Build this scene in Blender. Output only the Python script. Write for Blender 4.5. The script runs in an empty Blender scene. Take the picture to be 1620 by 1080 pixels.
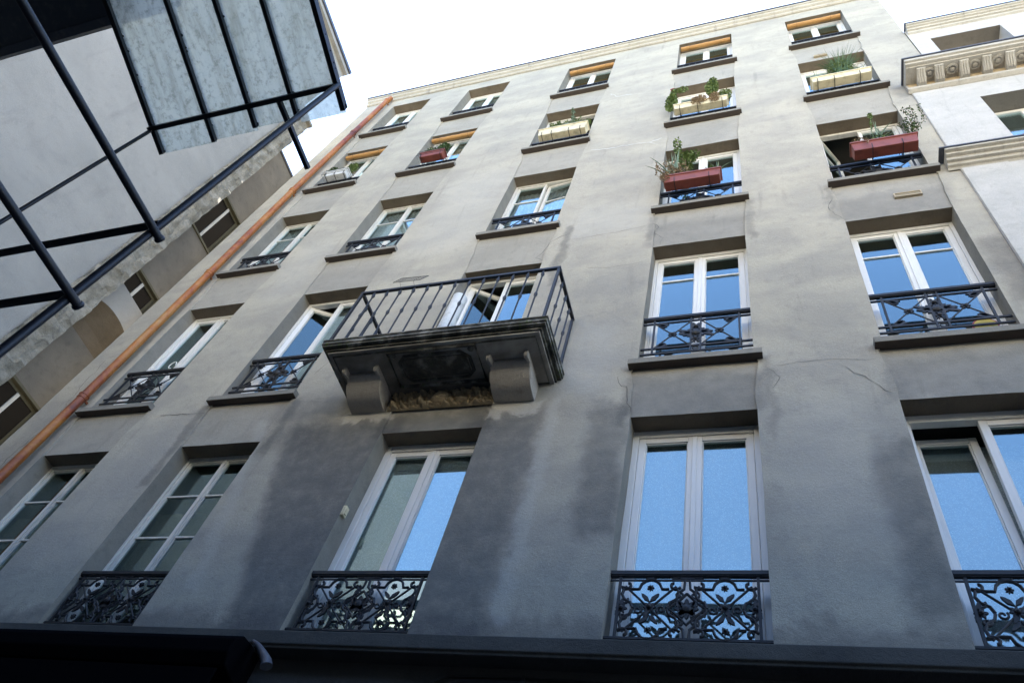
import bpy, bmesh, math, random
from mathutils import Vector, Matrix, noise
random.seed(7)
S = bpy.context.scene
COL = S.collection
R_ = math.radians
# ---------------------------------------------------------------- camera
cam = bpy.data.cameras.new('camera'); co = bpy.data.objects.new('camera', cam); COL.objects.link(co)
cam.sensor_width = 36; cam.lens = 1211.0*36/1620; cam.clip_end = 2000; cam.clip_start = 0.05
rt = Vector((.94298,.25759,.20888)); dn = Vector((-.09623,.81389,-.57213)); fw = Vector((-.3177,.51937,.79249))
m = Matrix((rt, -dn, -fw)).transposed().to_4x4(); m.translation = (0,-4.1,1.6)
co.matrix_world = m; S.camera = co
# ---------------------------------------------------------------- sky, sun, exposure
SUN_EL, SUN_AZ = 57.0, -15.0          # azimuth: degrees from +y towards +x
w = bpy.data.worlds.new("World"); S.world = w; w.use_nodes = True
nt = w.node_tree; bg = nt.nodes['Background']; sk = nt.nodes.new('ShaderNodeTexSky')
sk.sky_type = 'NISHITA'; sk.sun_disc = False; sk.sun_elevation = R_(SUN_EL); sk.sun_rotation = R_(SUN_AZ)
sk.air_density = 1.0; sk.dust_density = .55; sk.ozone_density = 2.2
nt.links.new(sk.outputs[0], bg.inputs[0]); bg.inputs[1].default_value = 0.15
sl = bpy.data.lights.new('sun', 'SUN'); so = bpy.data.objects.new('sun', sl); COL.objects.link(so)
sl.energy = 5.0; sl.angle = R_(.5); sl.color = (1,.93,.82)
sd = Vector((math.sin(R_(SUN_AZ))*math.cos(R_(SUN_EL)), math.cos(R_(SUN_AZ))*math.cos(R_(SUN_EL)), math.sin(R_(SUN_EL))))
so.rotation_euler = sd.to_track_quat('Z','Y').to_euler()
S.view_settings.view_transform = 'Standard'; S.view_settings.look = 'None'; S.view_settings.exposure = 2.58; S.view_settings.gamma = 1
# ---------------------------------------------------------------- materials
def newmat(n, col=(.5,.5,.5), rough=.7, metal=0, spec=.5):
    m = bpy.data.materials.new(n); m.use_nodes = True
    b = m.node_tree.nodes['Principled BSDF']
    b.inputs['Base Color'].default_value = (*col,1); b.inputs['Roughness'].default_value = rough
    b.inputs['Metallic'].default_value = metal; b.inputs['Specular IOR Level'].default_value = spec
    return m
class NG:
    def __init__(s, m): s.t = m.node_tree; s.n = s.t.nodes; s.l = s.t.links; s.b = s.n['Principled BSDF']
    def coord(s): return s.n.new('ShaderNodeTexCoord').outputs['Object']
    def noise(s, v, sc, det=4, ro=.55, dist=0, scale3=None):
        if scale3:
            mp = s.n.new('ShaderNodeMapping'); mp.inputs['Scale'].default_value = scale3; s.l.new(v, mp.inputs[0]); v = mp.outputs[0]
        x = s.n.new('ShaderNodeTexNoise'); x.inputs['Scale'].default_value = sc; x.inputs['Detail'].default_value = det
        x.inputs['Roughness'].default_value = ro; x.inputs['Distortion'].default_value = dist
        s.l.new(v, x.inputs['Vector']); return x.outputs['Fac']
    def ramp(s, f, pts):
        r = s.n.new('ShaderNodeValToRGB'); e = r.color_ramp.elements
        while len(e) < len(pts): e.new(.5)
        for i,(p,c) in enumerate(pts):
            e[i].position = p; e[i].color = (*c,1) if len(c)==3 else c
        s.l.new(f, r.inputs[0]); return r.outputs[0]
    def mr(s, f, a, b, c=0, d=1, smooth=True):
        x = s.n.new('ShaderNodeMapRange'); x.interpolation_type = 'SMOOTHSTEP' if smooth else 'LINEAR'
        for i,v in zip((1,2,3,4),(a,b,c,d)): x.inputs[i].default_value = v
        s.l.new(f, x.inputs[0]); return x.outputs[0]
    def math(s, op, a, b=None):
        x = s.n.new('ShaderNodeMath'); x.operation = op
        for i,v in enumerate((a,b)):
            if v is None: continue
            if isinstance(v,(int,float)): x.inputs[i].default_value = v
            else: s.l.new(v, x.inputs[i])
        return x.outputs[0]
    def mix(s, f, a, b, mode='MIX'):
        x = s.n.new('ShaderNodeMix'); x.data_type = 'RGBA'; x.blend_type = mode
        for i,v in ((0,f),(6,a),(7,b)):
            if isinstance(v,(int,float)): x.inputs[i].default_value = v
            elif isinstance(v,tuple): x.inputs[i].default_value = (*v,1)
            else: s.l.new(v, x.inputs[i])
        return x.outputs[2]
    def bump(s, h, st, dist=.01):
        x = s.n.new('ShaderNodeBump'); x.inputs['Strength'].default_value = st; x.inputs['Distance'].default_value = dist
        s.l.new(h, x.inputs['Height']); s.l.new(x.outputs[0], s.b.inputs['Normal'])
    def color(s, c): s.l.new(c, s.b.inputs['Base Color'])
def stucco(n, ca, cb, cc, bump=.5, stains=(), grime=0.0, sc=1.0):
    m = newmat(n, ca, .92, 0, .2); g = NG(m); v = g.coord()
    a = g.noise(v, 1.1*sc, 6, .62, .3, (1,1,1.7)); b = g.noise(v, 7*sc, 5, .65); c = g.noise(v, 160, 3, .7)
    col = g.mix(g.mr(a,.32,.70), ca, cb)
    col = g.mix(g.math('MULTIPLY', g.mr(b,.5,.78), .5), col, cc)
    col = g.mix(.42, col, g.ramp(c, [(.3,(.28,.28,.28)),(.7,(.72,.72,.72))]), 'OVERLAY')
    streak = g.noise(v, 3.0, 5, .6, 0, (2.6,1,.28))
    col = g.mix(g.math('MULTIPLY', g.mr(streak,.56,.8), .3+grime), col, (.09,.088,.085))
    if stains:
        sx = g.n.new('ShaderNodeSeparateXYZ'); g.l.new(v, sx.inputs[0])
        nx = g.noise(v, 2.2, 5, .65); nz = g.noise(v, 3.1, 5, .6, .5)
        tx = g.math('ADD', sx.outputs[0], g.math('MULTIPLY', g.math('SUBTRACT', nx, .5), .34))
        tz = g.math('ADD', sx.outputs[2], g.math('MULTIPLY', g.math('SUBTRACT', nz, .5), .45))
        for (x0,x1,z0,z1,sf,amt,cl,*sh) in stains:
            q = tx
            if sh: q = g.math('ADD', tx, g.math('MULTIPLY', g.math('SUBTRACT', sx.outputs[2], z0), sh[0]))
            k = g.math('MULTIPLY', g.math('MULTIPLY', g.mr(q,x0-sf,x0+sf), g.mr(q,x1-sf,x1+sf,1,0)), g.math('MULTIPLY', g.mr(tz,z0-sf,z0+sf), g.mr(tz,z1-sf*1.5,z1+sf*1.5,1,0)))
            k = g.math('MULTIPLY', k, g.math('MULTIPLY', g.mr(b,.2,.6,.6,1), amt))
            col = g.mix(k, col, cl)
    g.color(col)
    h = g.math('ADD', g.math('MULTIPLY', c, .35), g.math('ADD', g.math('MULTIPLY', b, .9), g.math('MULTIPLY', g.noise(v,40,4,.6), .5)))
    g.bump(h, bump, .012); return m
DK = (.085,.085,.085); LT = (.46,.45,.42)
STAINS = [(-3.98,-2.75,4.3,6.75,.09,.78,(.11,.11,.11),.25),(-2.7,-1.95,4.3,6.75,.12,.72,(.11,.11,.11)),(-3.6,-2.4,6.5,6.8,.05,.55,DK),
 (-1.22,-.06,6.5,7.05,.05,.45,(.12,.12,.12)),(.8,2.0,6.5,7.05,.06,.4,(.13,.13,.13)),(-1.5,-1.18,5.2,6.7,.07,.5,DK),(.62,.9,4.6,6.1,.08,.55,DK),
 (-8.6,2.2,4.2,4.55,.05,.5,(.09,.09,.095)),(-1.25,-.05,9.5,10.1,.07,.4,(.16,.155,.15)),(.82,1.95,9.5,10.1,.07,.45,(.15,.145,.14)),
 (1.93,2.2,7.6,8.8,.1,.6,(.14,.13,.12)),(-4.9,-4.1,6.3,7.2,.15,.45,DK),(-2.0,-1.2,7.2,9.0,.2,.3,(.2,.2,.2)),(-5.85,-4.75,9.5,10.1,.1,.25,(.2,.19,.18)),
 (-8.5,-7.7,4.4,7.1,.2,.25,(.15,.15,.15)),(-1.9,-1.4,6.9,8.0,.15,.4,LT),(-.05,.7,5.2,6.6,.25,.25,LT),(-6.7,-5.9,5.0,6.8,.2,.25,LT),
 (-4.6,-3.6,10.2,12.8,.3,.35,LT),(-2.3,-1.3,10.0,10.9,.2,.35,LT),(-4.05,-3.5,6.72,6.86,.03,.7,(.5,.48,.44)),(-2.5,-2.0,6.68,6.86,.03,.7,(.5,.48,.44)),
 (1.95,2.5,12.9,13.4,.08,.55,(.15,.15,.15)),
 (-1.93,-1.80,4.5,6.9,.05,.45,LT),(-4.55,-4.42,4.7,6.9,.05,.35,LT,.25),(-2.34,-2.22,8.9,10.4,.04,.5,DK),(-1.27,-1.2,6.4,7.2,.03,.28,DK),(-.06,.0,6.2,7.2,.03,.28,DK),
 (-1.26,-1.17,9.7,10.4,.03,.28,DK),(-.10,-.02,9.4,10.4,.03,.28,DK),(.74,.82,9.5,10.4,.03,.28,DK),(-5.98,-5.86,6.0,7.2,.04,.45,DK),(-4.80,-4.70,6.3,7.2,.04,.4,DK),(-7.2,-6.9,12.6,13.4,.1,.25,(.2,.2,.19)),
 (-.9,-.3,12.5,13.4,.12,.25,(.2,.2,.19)),(-2.0,-1.2,10.9,12.2,.3,.28,(.24,.235,.22)),(-6.6,-6.0,9.4,11.2,.25,.25,LT)]
M = {}
M['plaster'] = stucco('facade_plaster', (.33,.312,.27), (.43,.398,.325), (.24,.228,.205), .6, STAINS)
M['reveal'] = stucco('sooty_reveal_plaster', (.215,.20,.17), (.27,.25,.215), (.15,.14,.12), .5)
M['spandrel'] = stucco('spandrel_plaster', (.30,.284,.245), (.36,.34,.295), (.23,.218,.195), .5, STAINS)
M['shopwallshade'] = stucco('shaded_shop_wall', (.06,.06,.06), (.08,.08,.08), (.04,.04,.04), .4)  # wall under the band course; street-level shade painted in as a dark colour
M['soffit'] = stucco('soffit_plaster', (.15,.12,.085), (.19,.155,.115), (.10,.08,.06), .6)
M['whitewall'] = stucco('white_plaster', (.43,.42,.395), (.50,.485,.455), (.34,.33,.305), .45, sc=1.4)
M['creamwall'] = stucco('cream_plaster', (.31,.30,.275), (.36,.345,.315), (.27,.26,.235), .35)
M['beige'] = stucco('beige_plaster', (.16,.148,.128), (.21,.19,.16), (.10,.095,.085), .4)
M['stone'] = stucco('rough_stone', (.22,.20,.155), (.36,.33,.27), (.05,.047,.045), 1.4, sc=2.6, grime=.4)
M['band'] = stucco('dark_band', (.055,.056,.055), (.085,.085,.08), (.035,.035,.035), .6); M['sill'] = stucco('sill_cement', (.21,.20,.175), (.26,.25,.22), (.15,.14,.13), .5)  # band course is coloured much darker than the sills
M['sillshade'] = newmat('shaded_sill_underside', (.07,.055,.045), .9)  # shade under the sill put into the colour of its bottom faces
M['limestone'] = stucco('carved_limestone', (.40,.375,.32), (.46,.435,.38), (.23,.205,.17), .7, grime=.25, sc=2)
M['relief'] = stucco('ochre_stone', (.36,.28,.17), (.42,.33,.21), (.20,.15,.09), .6, sc=3)
M['console'] = stucco('console_stone', (.40,.365,.32), (.46,.42,.37), (.27,.22,.17), .5, sc=2)
# balcony slab: dark stone with moss
m = newmat('mossy_stone', rough=.95); g = NG(m); v = g.coord()
a = g.noise(v,6,6,.65,.4); b = g.noise(v,26,5,.7); c = g.noise(v,2.4,4,.6)
col = g.ramp(a,[(.32,(.028,.027,.023)),(.5,(.085,.080,.065)),(.64,(.26,.25,.22))])
col = g.mix(g.math('MULTIPLY',g.mr(b,.52,.62),g.mr(c,.48,.6)), col, (.075,.10,.025)); g.color(col); g.bump(b,.8,.02); M['moss'] = m
m = newmat('slab_underside', rough=.95); g = NG(m); v = g.coord()
a = g.noise(v,1.9,5,.55,.3); g.color(g.ramp(a,[(.34,(.12,.105,.085)),(.5,(.23,.21,.18)),(.64,(.40,.38,.34))])); g.bump(g.noise(v,30,4),.4,.01); M['under'] = m
def iron(n, c1, c2, rough=.45):
    m = newmat(n, c1, rough, 0, .5); g = NG(m); v = g.coord(); a = g.noise(v, 22, 5, .65)
    g.color(g.mix(g.mr(a,.5,.72), c1, c2)); g.bump(g.noise(v,120,3),.25,.003); return m
M['iron'] = iron('black_wrought_iron', (.008,.009,.013), (.02,.018,.018), .6)
M['railiron'] = iron('balcony_iron', (.010,.013,.022), (.026,.026,.03), .55)
M['steel'] = iron('blue_black_painted_steel', (.006,.007,.014), (.018,.014,.013), .5)
def paint(n, c, dirt=.35, rough=.35):
    m = newmat(n, c, rough, 0, .5); g = NG(m); v = g.coord()
    a = g.noise(v, 5, 6, .7, 0, (3,3,.6)); b = g.noise(v, 60, 3, .6)
    g.color(g.mix(g.math('MULTIPLY', g.mr(a,.45,.75), dirt), c, tuple(x*.55 for x in c))); g.bump(b,.15,.002); return m
M['pvc'] = paint('white_window_plastic', (.74,.73,.70), .2, .3)
M['oldpaint'] = paint('old_white_paint', (.62,.60,.55), .6, .55)
def glass(n, refl, tint, lace=False):
    m = bpy.data.materials.new(n); m.use_nodes = True; t = m.node_tree; t.nodes.clear()
    o = t.nodes.new('ShaderNodeOutputMaterial'); mx = t.nodes.new('ShaderNodeMixShader'); tr = t.nodes.new('ShaderNodeBsdfTransparent'); gl = t.nodes.new('ShaderNodeBsdfGlossy')
    tr.inputs[0].default_value = (*tint,1); gl.inputs[0].default_value = (.74,.95,1,1); gl.inputs['Roughness'].default_value = .004
    fr = t.nodes.new('ShaderNodeLayerWeight'); fr.inputs[0].default_value = .5; pw = t.nodes.new('ShaderNodeMath'); pw.operation = 'POWER'; pw.inputs[1].default_value = 3.0
    mm = t.nodes.new('ShaderNodeMath'); mm.operation = 'MULTIPLY_ADD'; mm.inputs[1].default_value = 1.0; mm.inputs[2].default_value = refl; mm.use_clamp = True
    tc = t.nodes.new('ShaderNodeTexCoord'); ns = t.nodes.new('ShaderNodeTexNoise'); ns.inputs['Scale'].default_value = 2.5; ns.inputs['Detail'].default_value = 2
    bp = t.nodes.new('ShaderNodeBump'); bp.inputs['Strength'].default_value = .06; bp.inputs['Distance'].default_value = .01
    L = t.links.new; L(tc.outputs['Object'], ns.inputs['Vector']); L(ns.outputs['Fac'], bp.inputs['Height']); L(bp.outputs[0], gl.inputs['Normal'])
    L(fr.outputs['Facing'], pw.inputs[0]); L(pw.outputs[0], mm.inputs[0]); L(mm.outputs[0], mx.inputs[0]); L(tr.outputs[0], mx.inputs[1]); L(gl.outputs[0], mx.inputs[2]); L(mx.outputs[0], o.inputs[0]); return m
M['glass'] = glass('window_glass', .165, (.85,.88,.88))
M['glass2'] = glass('upper_window_glass', .09, (.85,.88,.88))
M['oldglass'] = glass('old_window_glass', .07, (.75,.78,.76))
m = newmat('wired_canopy_glass', (.50,.58,.57), .5); g = NG(m); v = g.coord()
a = g.noise(v, 3, 6, .7, .3, (5,.9,1)); b = g.noise(v, 28, 5, .75)
col = g.mix(g.mr(a,.42,.7), (.88,.86,.79), (.54,.53,.48)); col = g.mix(g.math('MULTIPLY',g.mr(b,.46,.7),.7), col, (.26,.28,.25)); g.color(col)
g.b.inputs['Transmission Weight'].default_value = .0; g.b.inputs['Roughness'].default_value = .35
t = m.node_tree; tl = t.nodes.new('ShaderNodeBsdfTranslucent'); t.links.new(col, tl.inputs[0]); mx = t.nodes.new('ShaderNodeMixShader'); mx.inputs[0].default_value = .8
tp = t.nodes.new('ShaderNodeBsdfTransparent'); tp.inputs[0].default_value = (.92,.93,.84,1); mx2 = t.nodes.new('ShaderNodeMixShader'); mx2.inputs[0].default_value = .5
bb = g.b; g.bump(g.noise(v, 55, 3, .6), 1.0, .02)
t.links.new(bb.outputs[0], mx.inputs[1]); t.links.new(tl.outputs[0], mx.inputs[2]); t.links.new(mx.outputs[0], mx2.inputs[1]); t.links.new(tp.outputs[0], mx2.inputs[2])
t.links.new(mx2.outputs[0], t.nodes['Material Output'].inputs[0]); M['canopyglass'] = m
def cloth(n, c, lace=False, alpha=1):
    m = newmat(n, c, .9, 0, .1); g = NG(m); v = g.coord()
    if lace:
        vo = g.n.new('ShaderNodeTexVoronoi'); vo.inputs['Scale'].default_value = 70; g.l.new(v, vo.inputs['Vector'])
        f = g.mr(vo.outputs['Distance'], .1, .5); f2 = g.noise(v, 30, 4, .7)
        k = g.math('MULTIPLY', f, f2); col = g.mix(g.mr(k,.0,.6), c, tuple(x*.62 for x in c)); g.color(col)
    else: g.color(g.mix(g.mr(g.noise(v,14,3),.4,.7), c, tuple(x*.8 for x in c)))
    return m
M['lace'] = cloth('lace_curtain', (.50,.54,.53), True)
M['lacedark'] = cloth('grey_lace_curtain', (.19,.175,.13), True)
M['net'] = cloth('grey_net_curtain', (.40,.41,.40))
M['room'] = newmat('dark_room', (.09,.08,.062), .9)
# rust-red pipe
m = newmat('painted_drainpipe', rough=.5); g = NG(m); v = g.coord()
a = g.noise(v,1.3,7,.75,.5,(1,1,.6)); b = g.noise(v,16,6,.7)
col = g.ramp(a,[(.34,(.09,.022,.015)),(.44,(.24,.058,.012)),(.55,(.36,.13,.018)),(.66,(.37,.20,.06))])
col = g.mix(g.math('MULTIPLY',g.mr(b,.5,.72),.55), col, (.16,.035,.02)); g.color(col); g.bump(b,.3,.006); M['pipe'] = m
m = newmat('bamboo', rough=.7); g = NG(m); v = g.coord(); a = g.noise(v,9,4,.6,0,(.5,4,4)); g.color(g.ramp(a,[(.35,(.32,.15,.04)),(.65,(.46,.25,.08))])); g.bump(g.noise(v,90,2,.5,0,(.1,1,1)),.5,.005); M['bamboo'] = m
def plast(n, c, r=.5):
    m = newmat(n, c, r); g = NG(m); v = g.coord(); a = g.noise(v,9,5,.65); g.color(g.mix(g.mr(a,.45,.75), c, tuple(x*.6 for x in c))); g.bump(g.noise(v,70,2),.15,.003); return m
M['terracotta'] = plast('red_plastic_trough', (.21,.05,.03)); M['creambox'] = plast('cream_painted_trough', (.66,.58,.38)); M['whitebox'] = plast('white_plastic', (.62,.63,.62))
M['soil'] = newmat('soil', (.05,.035,.02), .95)
def leafm(n, c1, c2):
    m = newmat(n, c1, .6); g = NG(m); v = g.coord(); g.color(g.mix(g.mr(g.noise(v,25,3),.35,.65), c1, c2)); return m
M['leaf'] = leafm('green_leaves', (.075,.13,.028), (.14,.19,.05)); M['leafd'] = leafm('dark_green_leaves', (.035,.075,.02), (.06,.11,.03))
M['dry'] = leafm('dry_leaves', (.20,.13,.07), (.30,.22,.12)); M['blade'] = leafm('blue_green_blades', (.08,.14,.08), (.16,.21,.13)); M['stem'] = newmat('woody_stem', (.12,.08,.045), .8)
M['flower'] = newmat('red_petals', (.25,.02,.05), .6)
M['zinc'] = iron('grey_zinc', (.06,.065,.085), (.11,.11,.12), .5); M['awn'] = newmat('black_awning', (.004,.004,.005), 1, 0, 0)
M['alu'] = newmat('dull_aluminium', (.35,.37,.40), .4, .8); M['cable'] = newmat('black_cable', (.015,.015,.016), .6)
M['crack'] = newmat('open_crack', (.10,.095,.088), .95); M['filler'] = newmat('crack_filler', (.58,.57,.54), .9)
M['vent'] = newmat('beige_vent', (.40,.33,.22), .7); M['ventdark'] = newmat('vent_slots', (.10,.08,.06), .8)
M['yellow'] = newmat('yellow_paint', (.65,.48,.05), .5); M['redrim'] = newmat('red_rim', (.30,.03,.02), .5)
M['olive'] = paint('ochre_frame_paint', (.10,.09,.055), .5, .6); M['darkglass'] = newmat('dark_pane', (.012,.010,.009), .25, 0, .15)
m = newmat('street_paving', (.10,.10,.10), .85); g = NG(m); v = g.coord(); g.color(g.mix(g.mr(g.noise(v,3,5),.35,.7),(.04,.04,.042),(.075,.073,.072))); g.bump(g.noise(v,60,3),.4,.01); M['ground'] = m
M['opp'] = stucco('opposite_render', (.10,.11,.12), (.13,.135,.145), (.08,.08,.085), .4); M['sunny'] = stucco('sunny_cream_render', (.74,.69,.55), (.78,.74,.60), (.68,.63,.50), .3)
M['tiles'] = newmat('warm_roof_tiles', (.56,.49,.38), .85); M['gravel'] = newmat('pale_gravel', (.5,.47,.42), .95); M['slate'] = newmat('slate_roof', (.08,.085,.10), .6)
# ---------------------------------------------------------------- helpers
def link(name, bm, mats, parent=None, smooth=False, bevel=0):
    me = bpy.data.meshes.new(name); bmesh.ops.recalc_face_normals(bm, faces=bm.faces) if not getattr(bm,'_keep',False) else None
    bm.to_mesh(me); bm.free()
    o = bpy.data.objects.new(name, me); COL.objects.link(o)
    for k in (mats if isinstance(mats,(list,tuple)) else [mats]): me.materials.append(M[k])
    if smooth: me.shade_smooth()
    if any(p.use_smooth for p in me.polygons): me.set_sharp_from_angle(angle=R_(32))
    if bevel:
        b = o.modifiers.new('bevel','BEVEL'); b.width = bevel; b.segments = 2; b.limit_method = 'ANGLE'
    if parent: o.parent = parent
    return o
def thing(name, label, cat, loc=(0,0,0), group=None):
    o = bpy.data.objects.new(name, None); COL.objects.link(o); o.location = loc; o.empty_display_size = .1
    tag(o, label, cat, group); return o
def tag(o, label, cat, group=None):
    o['label'] = label; o['category'] = cat
    if group: o['group'] = group
    return o
def adopt(root):      # parts are modelled at world place; parent them without moving
    off = Vector(root.location)
    for c in root.children: 
        if off.length: c.location = Vector(c.location)-off
def box(bm, x0,x1,y0,y1,z0,z1, mi=0, rot=None):
    vs = [bm.verts.new((x,y,z)) for z in (z0,z1) for y in (y0,y1) for x in (x0,x1)]
    if rot:
        for v_ in vs: v_.co = rot @ v_.co
    for f in ((0,2,3,1),(4,5,7,6),(0,1,5,4),(2,6,7,3),(0,4,6,2),(1,3,7,5)):
        q = bm.faces.new([vs[i] for i in f]); q.material_index = mi
    return vs
def tube(bm, pts, r, n=8, mi=0, closed=False, r2=None):
    pts = [Vector(p) for p in pts]; N = len(pts); rings = []; up = None
    for i,p in enumerate(pts):
        a = pts[(i-1)%N] if (closed or i>0) else p; b = pts[(i+1)%N] if (closed or i<N-1) else p
        t = (b-a).normalized() if (b-a).length>1e-9 else Vector((0,0,1))
        if up is None:
            up = Vector((0,1,0)) if abs(t.y)<.9 else Vector((1,0,0))
        s = t.cross(up); s = s.normalized() if s.length>1e-6 else Vector((1,0,0)); u = s.cross(t).normalized(); up = u
        rr = r if r2 is None else r+(r2-r)*i/max(1,N-1)
        rings.append([bm.verts.new(p+s*math.cos(2*math.pi*k/n+math.pi/n)*rr+u*math.sin(2*math.pi*k/n+math.pi/n)*rr) for k in range(n)])
    for i in range(N if closed else N-1):
        A,B = rings[i], rings[(i+1)%N]
        for k in range(n):
            q = bm.faces.new((A[k],A[(k+1)%n],B[(k+1)%n],B[k])); q.material_index = mi; q.smooth = n>4
    if not closed:
        for rg in (rings[0][::-1], rings[-1]):
            q = bm.faces.new(rg); q.material_index = mi
def prism(bm, prof, x0, x1, axis='x', mi=0):   # prof: list of (a,b) extruded along axis
    def P(a,b,c): return (c,a,b) if axis=='x' else ((a,c,b) if axis=='y' else (a,b,c))
    A = [bm.verts.new(P(a,b,x0)) for a,b in prof]; B = [bm.verts.new(P(a,b,x1)) for a,b in prof]; n = len(prof)
    for i in range(n):
        q = bm.faces.new((A[i],A[(i+1)%n],B[(i+1)%n],B[i])); q.material_index = mi
    for f in (A[::-1],B):
        q = bm.faces.new(f); q.material_index = mi
def lathe(bm, c, prof, n=12, axis=Vector((0,0,1)), mi=0):
    axis = axis.normalized(); s = axis.orthogonal().normalized(); u = axis.cross(s); rings = []
    for r,h in prof: rings.append([bm.verts.new(Vector(c)+axis*h+s*math.cos(2*math.pi*k/n)*r+u*math.sin(2*math.pi*k/n)*r) for k in range(n)])
    for A,B in zip(rings,rings[1:]):
        for k in range(n):
            q = bm.faces.new((A[k],A[(k+1)%n],B[(k+1)%n],B[k])); q.smooth = True; q.material_index = mi
    bm.faces.new(rings[0][::-1]).material_index = mi; bm.faces.new(rings[-1]).material_index = mi
def NB(): return bmesh.new()
# ---------------------------------------------------------------- setting
bm = NB(); s_ = 400
bm.faces.new([bm.verts.new(p) for p in ((-s_,-s_,0),(s_,-s_,0),(s_,s_,0),(-s_,s_,0))]); o = link('street', bm, 'ground'); o['kind'] = 'structure'
# ================================================================ main building
COLX = [(-7.735,-6.777),(-5.837,-4.854),(-3.508,-2.493),(-1.166,-.144),(.878,1.893)]
ROWZ = [(4.39,6.54),(7.265,9.54),(10.485,12.489),(13.53,15.418),(16.33,18.251)]
RV = .185
bld = thing('apartment_building', 'grey rendered apartment building with five window columns, a stone balcony and a rust red drainpipe', 'building', (-3.2,0,0))
bm = NB()
XL, XR, XR2, ZT = -8.6, 2.15, 2.58, 18.95
def lines(vals, step):
    out = []
    for a,b in zip(vals,vals[1:]):
        n = max(1, math.ceil((b-a)/step)); out += [a+(b-a)*i/n for i in range(n)]
    return out+[vals[-1]]
xv = lines(sorted([XL,XR,XR2]+[x for c in COLX for x in c]), .11); zv = lines(sorted([0,ZT,4.2,13.4]+[z for r in ROWZ for z in r]), .12)
def wob(x,y,z,a=.006):
    if y<.05:
        for (za,zb) in zip((6.54,9.54,12.489,15.418),(7.265,10.485,13.53,16.33)):
            if za<z<zb:
                t = (z-za)/(zb-za)
                for a_,b_ in COLX:
                    for X_,s_ in ((a_,-1),(b_,1)):
                        dd = abs(x-X_)
                        if dd<.09:
                            k_ = 1-dd/.09; x += s_*k_*(.055*t*t+.022*noise.noise(Vector((X_*3,za,z*4)))*min(1,8*t*(1-t)))
    p = Vector((x*1.7,y,z*1.7)); q = Vector((x*9,5,z*9))
    d = noise.noise_vector(p)*a+noise.noise_vector(q)*a*.45
    return Vector((x+d.x*.9, y+d.y, z+d.z*.9))
V = {}
def vert(x,y,z):
    k = (round(x,4),round(y,4),round(z,4))
    if k not in V: V[k] = bm.verts.new(wob(x,y,z))
    return V[k]
def inopen(xm,zm):
    for a,b in COLX:
        if a<xm<b:
            for c,d in ROWZ:
                if c<zm<d: return 'o'
            if 4.39<zm<18.25: return 's'
    return ''
for i in range(len(xv)-1):
    for j in range(len(zv)-1):
        xm,zm = (xv[i]+xv[i+1])/2,(zv[j]+zv[j+1])/2
        if xm>XR and zm<13.4: continue
        k = inopen(xm,zm)
        if k=='o': continue
        y = .018 if k=='s' else 0
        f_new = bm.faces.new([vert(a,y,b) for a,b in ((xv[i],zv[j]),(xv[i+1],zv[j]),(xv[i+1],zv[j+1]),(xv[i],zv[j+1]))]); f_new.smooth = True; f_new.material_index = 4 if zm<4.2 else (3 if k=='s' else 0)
def strip(p0,p1,pm=0):  # quad strips: reveal faces / spandrel steps handled by explicit vertex rows
    pass
for a,b in COLX:
    xs_ = [x for x in xv if a-1e-6<=x<=b+1e-6]
    for (c,d) in ROWZ:
        zs_ = [z for z in zv if c-1e-6<=z<=d+1e-6]
        for X in (a,b):
            for z1,z2 in zip(zs_,zs_[1:]):
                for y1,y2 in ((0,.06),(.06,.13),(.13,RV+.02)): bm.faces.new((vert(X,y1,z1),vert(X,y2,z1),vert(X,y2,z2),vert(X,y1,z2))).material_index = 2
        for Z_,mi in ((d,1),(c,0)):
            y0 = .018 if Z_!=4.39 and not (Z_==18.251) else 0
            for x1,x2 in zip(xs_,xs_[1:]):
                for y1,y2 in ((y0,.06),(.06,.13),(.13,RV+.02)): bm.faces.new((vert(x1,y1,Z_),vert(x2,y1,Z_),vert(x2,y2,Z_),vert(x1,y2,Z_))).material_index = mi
    for (r0,r1) in zip(ROWZ,ROWZ[1:]):
        zs_ = [z for z in zv if r0[1]-1e-6<=z<=r1[0]+1e-6]
        for X in (a,b):
            for z1,z2 in zip(zs_,zs_[1:]): bm.faces.new((vert(X,0,z1),vert(X,.018,z1),vert(X,.018,z2),vert(X,0,z2)))
# right side return above neighbour, left return, roof and back
for (x,zz0) in ((XL,0),(XR2,13.4)):
    for z1,z2 in zip(zv,zv[1:]):
        if z1<zz0-1e-6: continue
        bm.faces.new((vert(x,0,z1),vert(x,.5,z1),vert(x,.5,z2),vert(x,0,z2)))
wall = link('wall', bm, ['plaster','soffit','reveal','spandrel','shopwallshade'], bld)
bm = NB(); box(bm, XL+.004,XR2-.004, 3.2,9, 0,ZT-.05); box(bm, XL+.004,XL+.3,.45,3.2,0,ZT-.05); box(bm, XR2-.3,XR2-.004,.45,3.2,13.4,ZT-.05); box(bm,XL-.01,XR2+.01,.2,9.1,ZT-.04,ZT+.1)
for (a,b),(c,d) in zip(ROWZ[:-1],ROWZ[1:]): pass
link('rear_wall', bm, 'plaster', bld)
# dark rooms behind every window
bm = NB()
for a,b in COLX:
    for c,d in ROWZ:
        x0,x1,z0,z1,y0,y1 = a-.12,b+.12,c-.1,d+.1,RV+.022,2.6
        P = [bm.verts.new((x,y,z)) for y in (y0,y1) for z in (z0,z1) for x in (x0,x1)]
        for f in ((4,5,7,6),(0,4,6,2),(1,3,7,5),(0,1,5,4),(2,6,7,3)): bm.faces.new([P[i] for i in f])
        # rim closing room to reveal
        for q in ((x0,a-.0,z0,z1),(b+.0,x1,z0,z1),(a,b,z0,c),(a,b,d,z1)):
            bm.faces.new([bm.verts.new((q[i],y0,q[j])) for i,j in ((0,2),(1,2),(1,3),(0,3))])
link('interior_wall', bm, 'room', bld)
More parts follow.
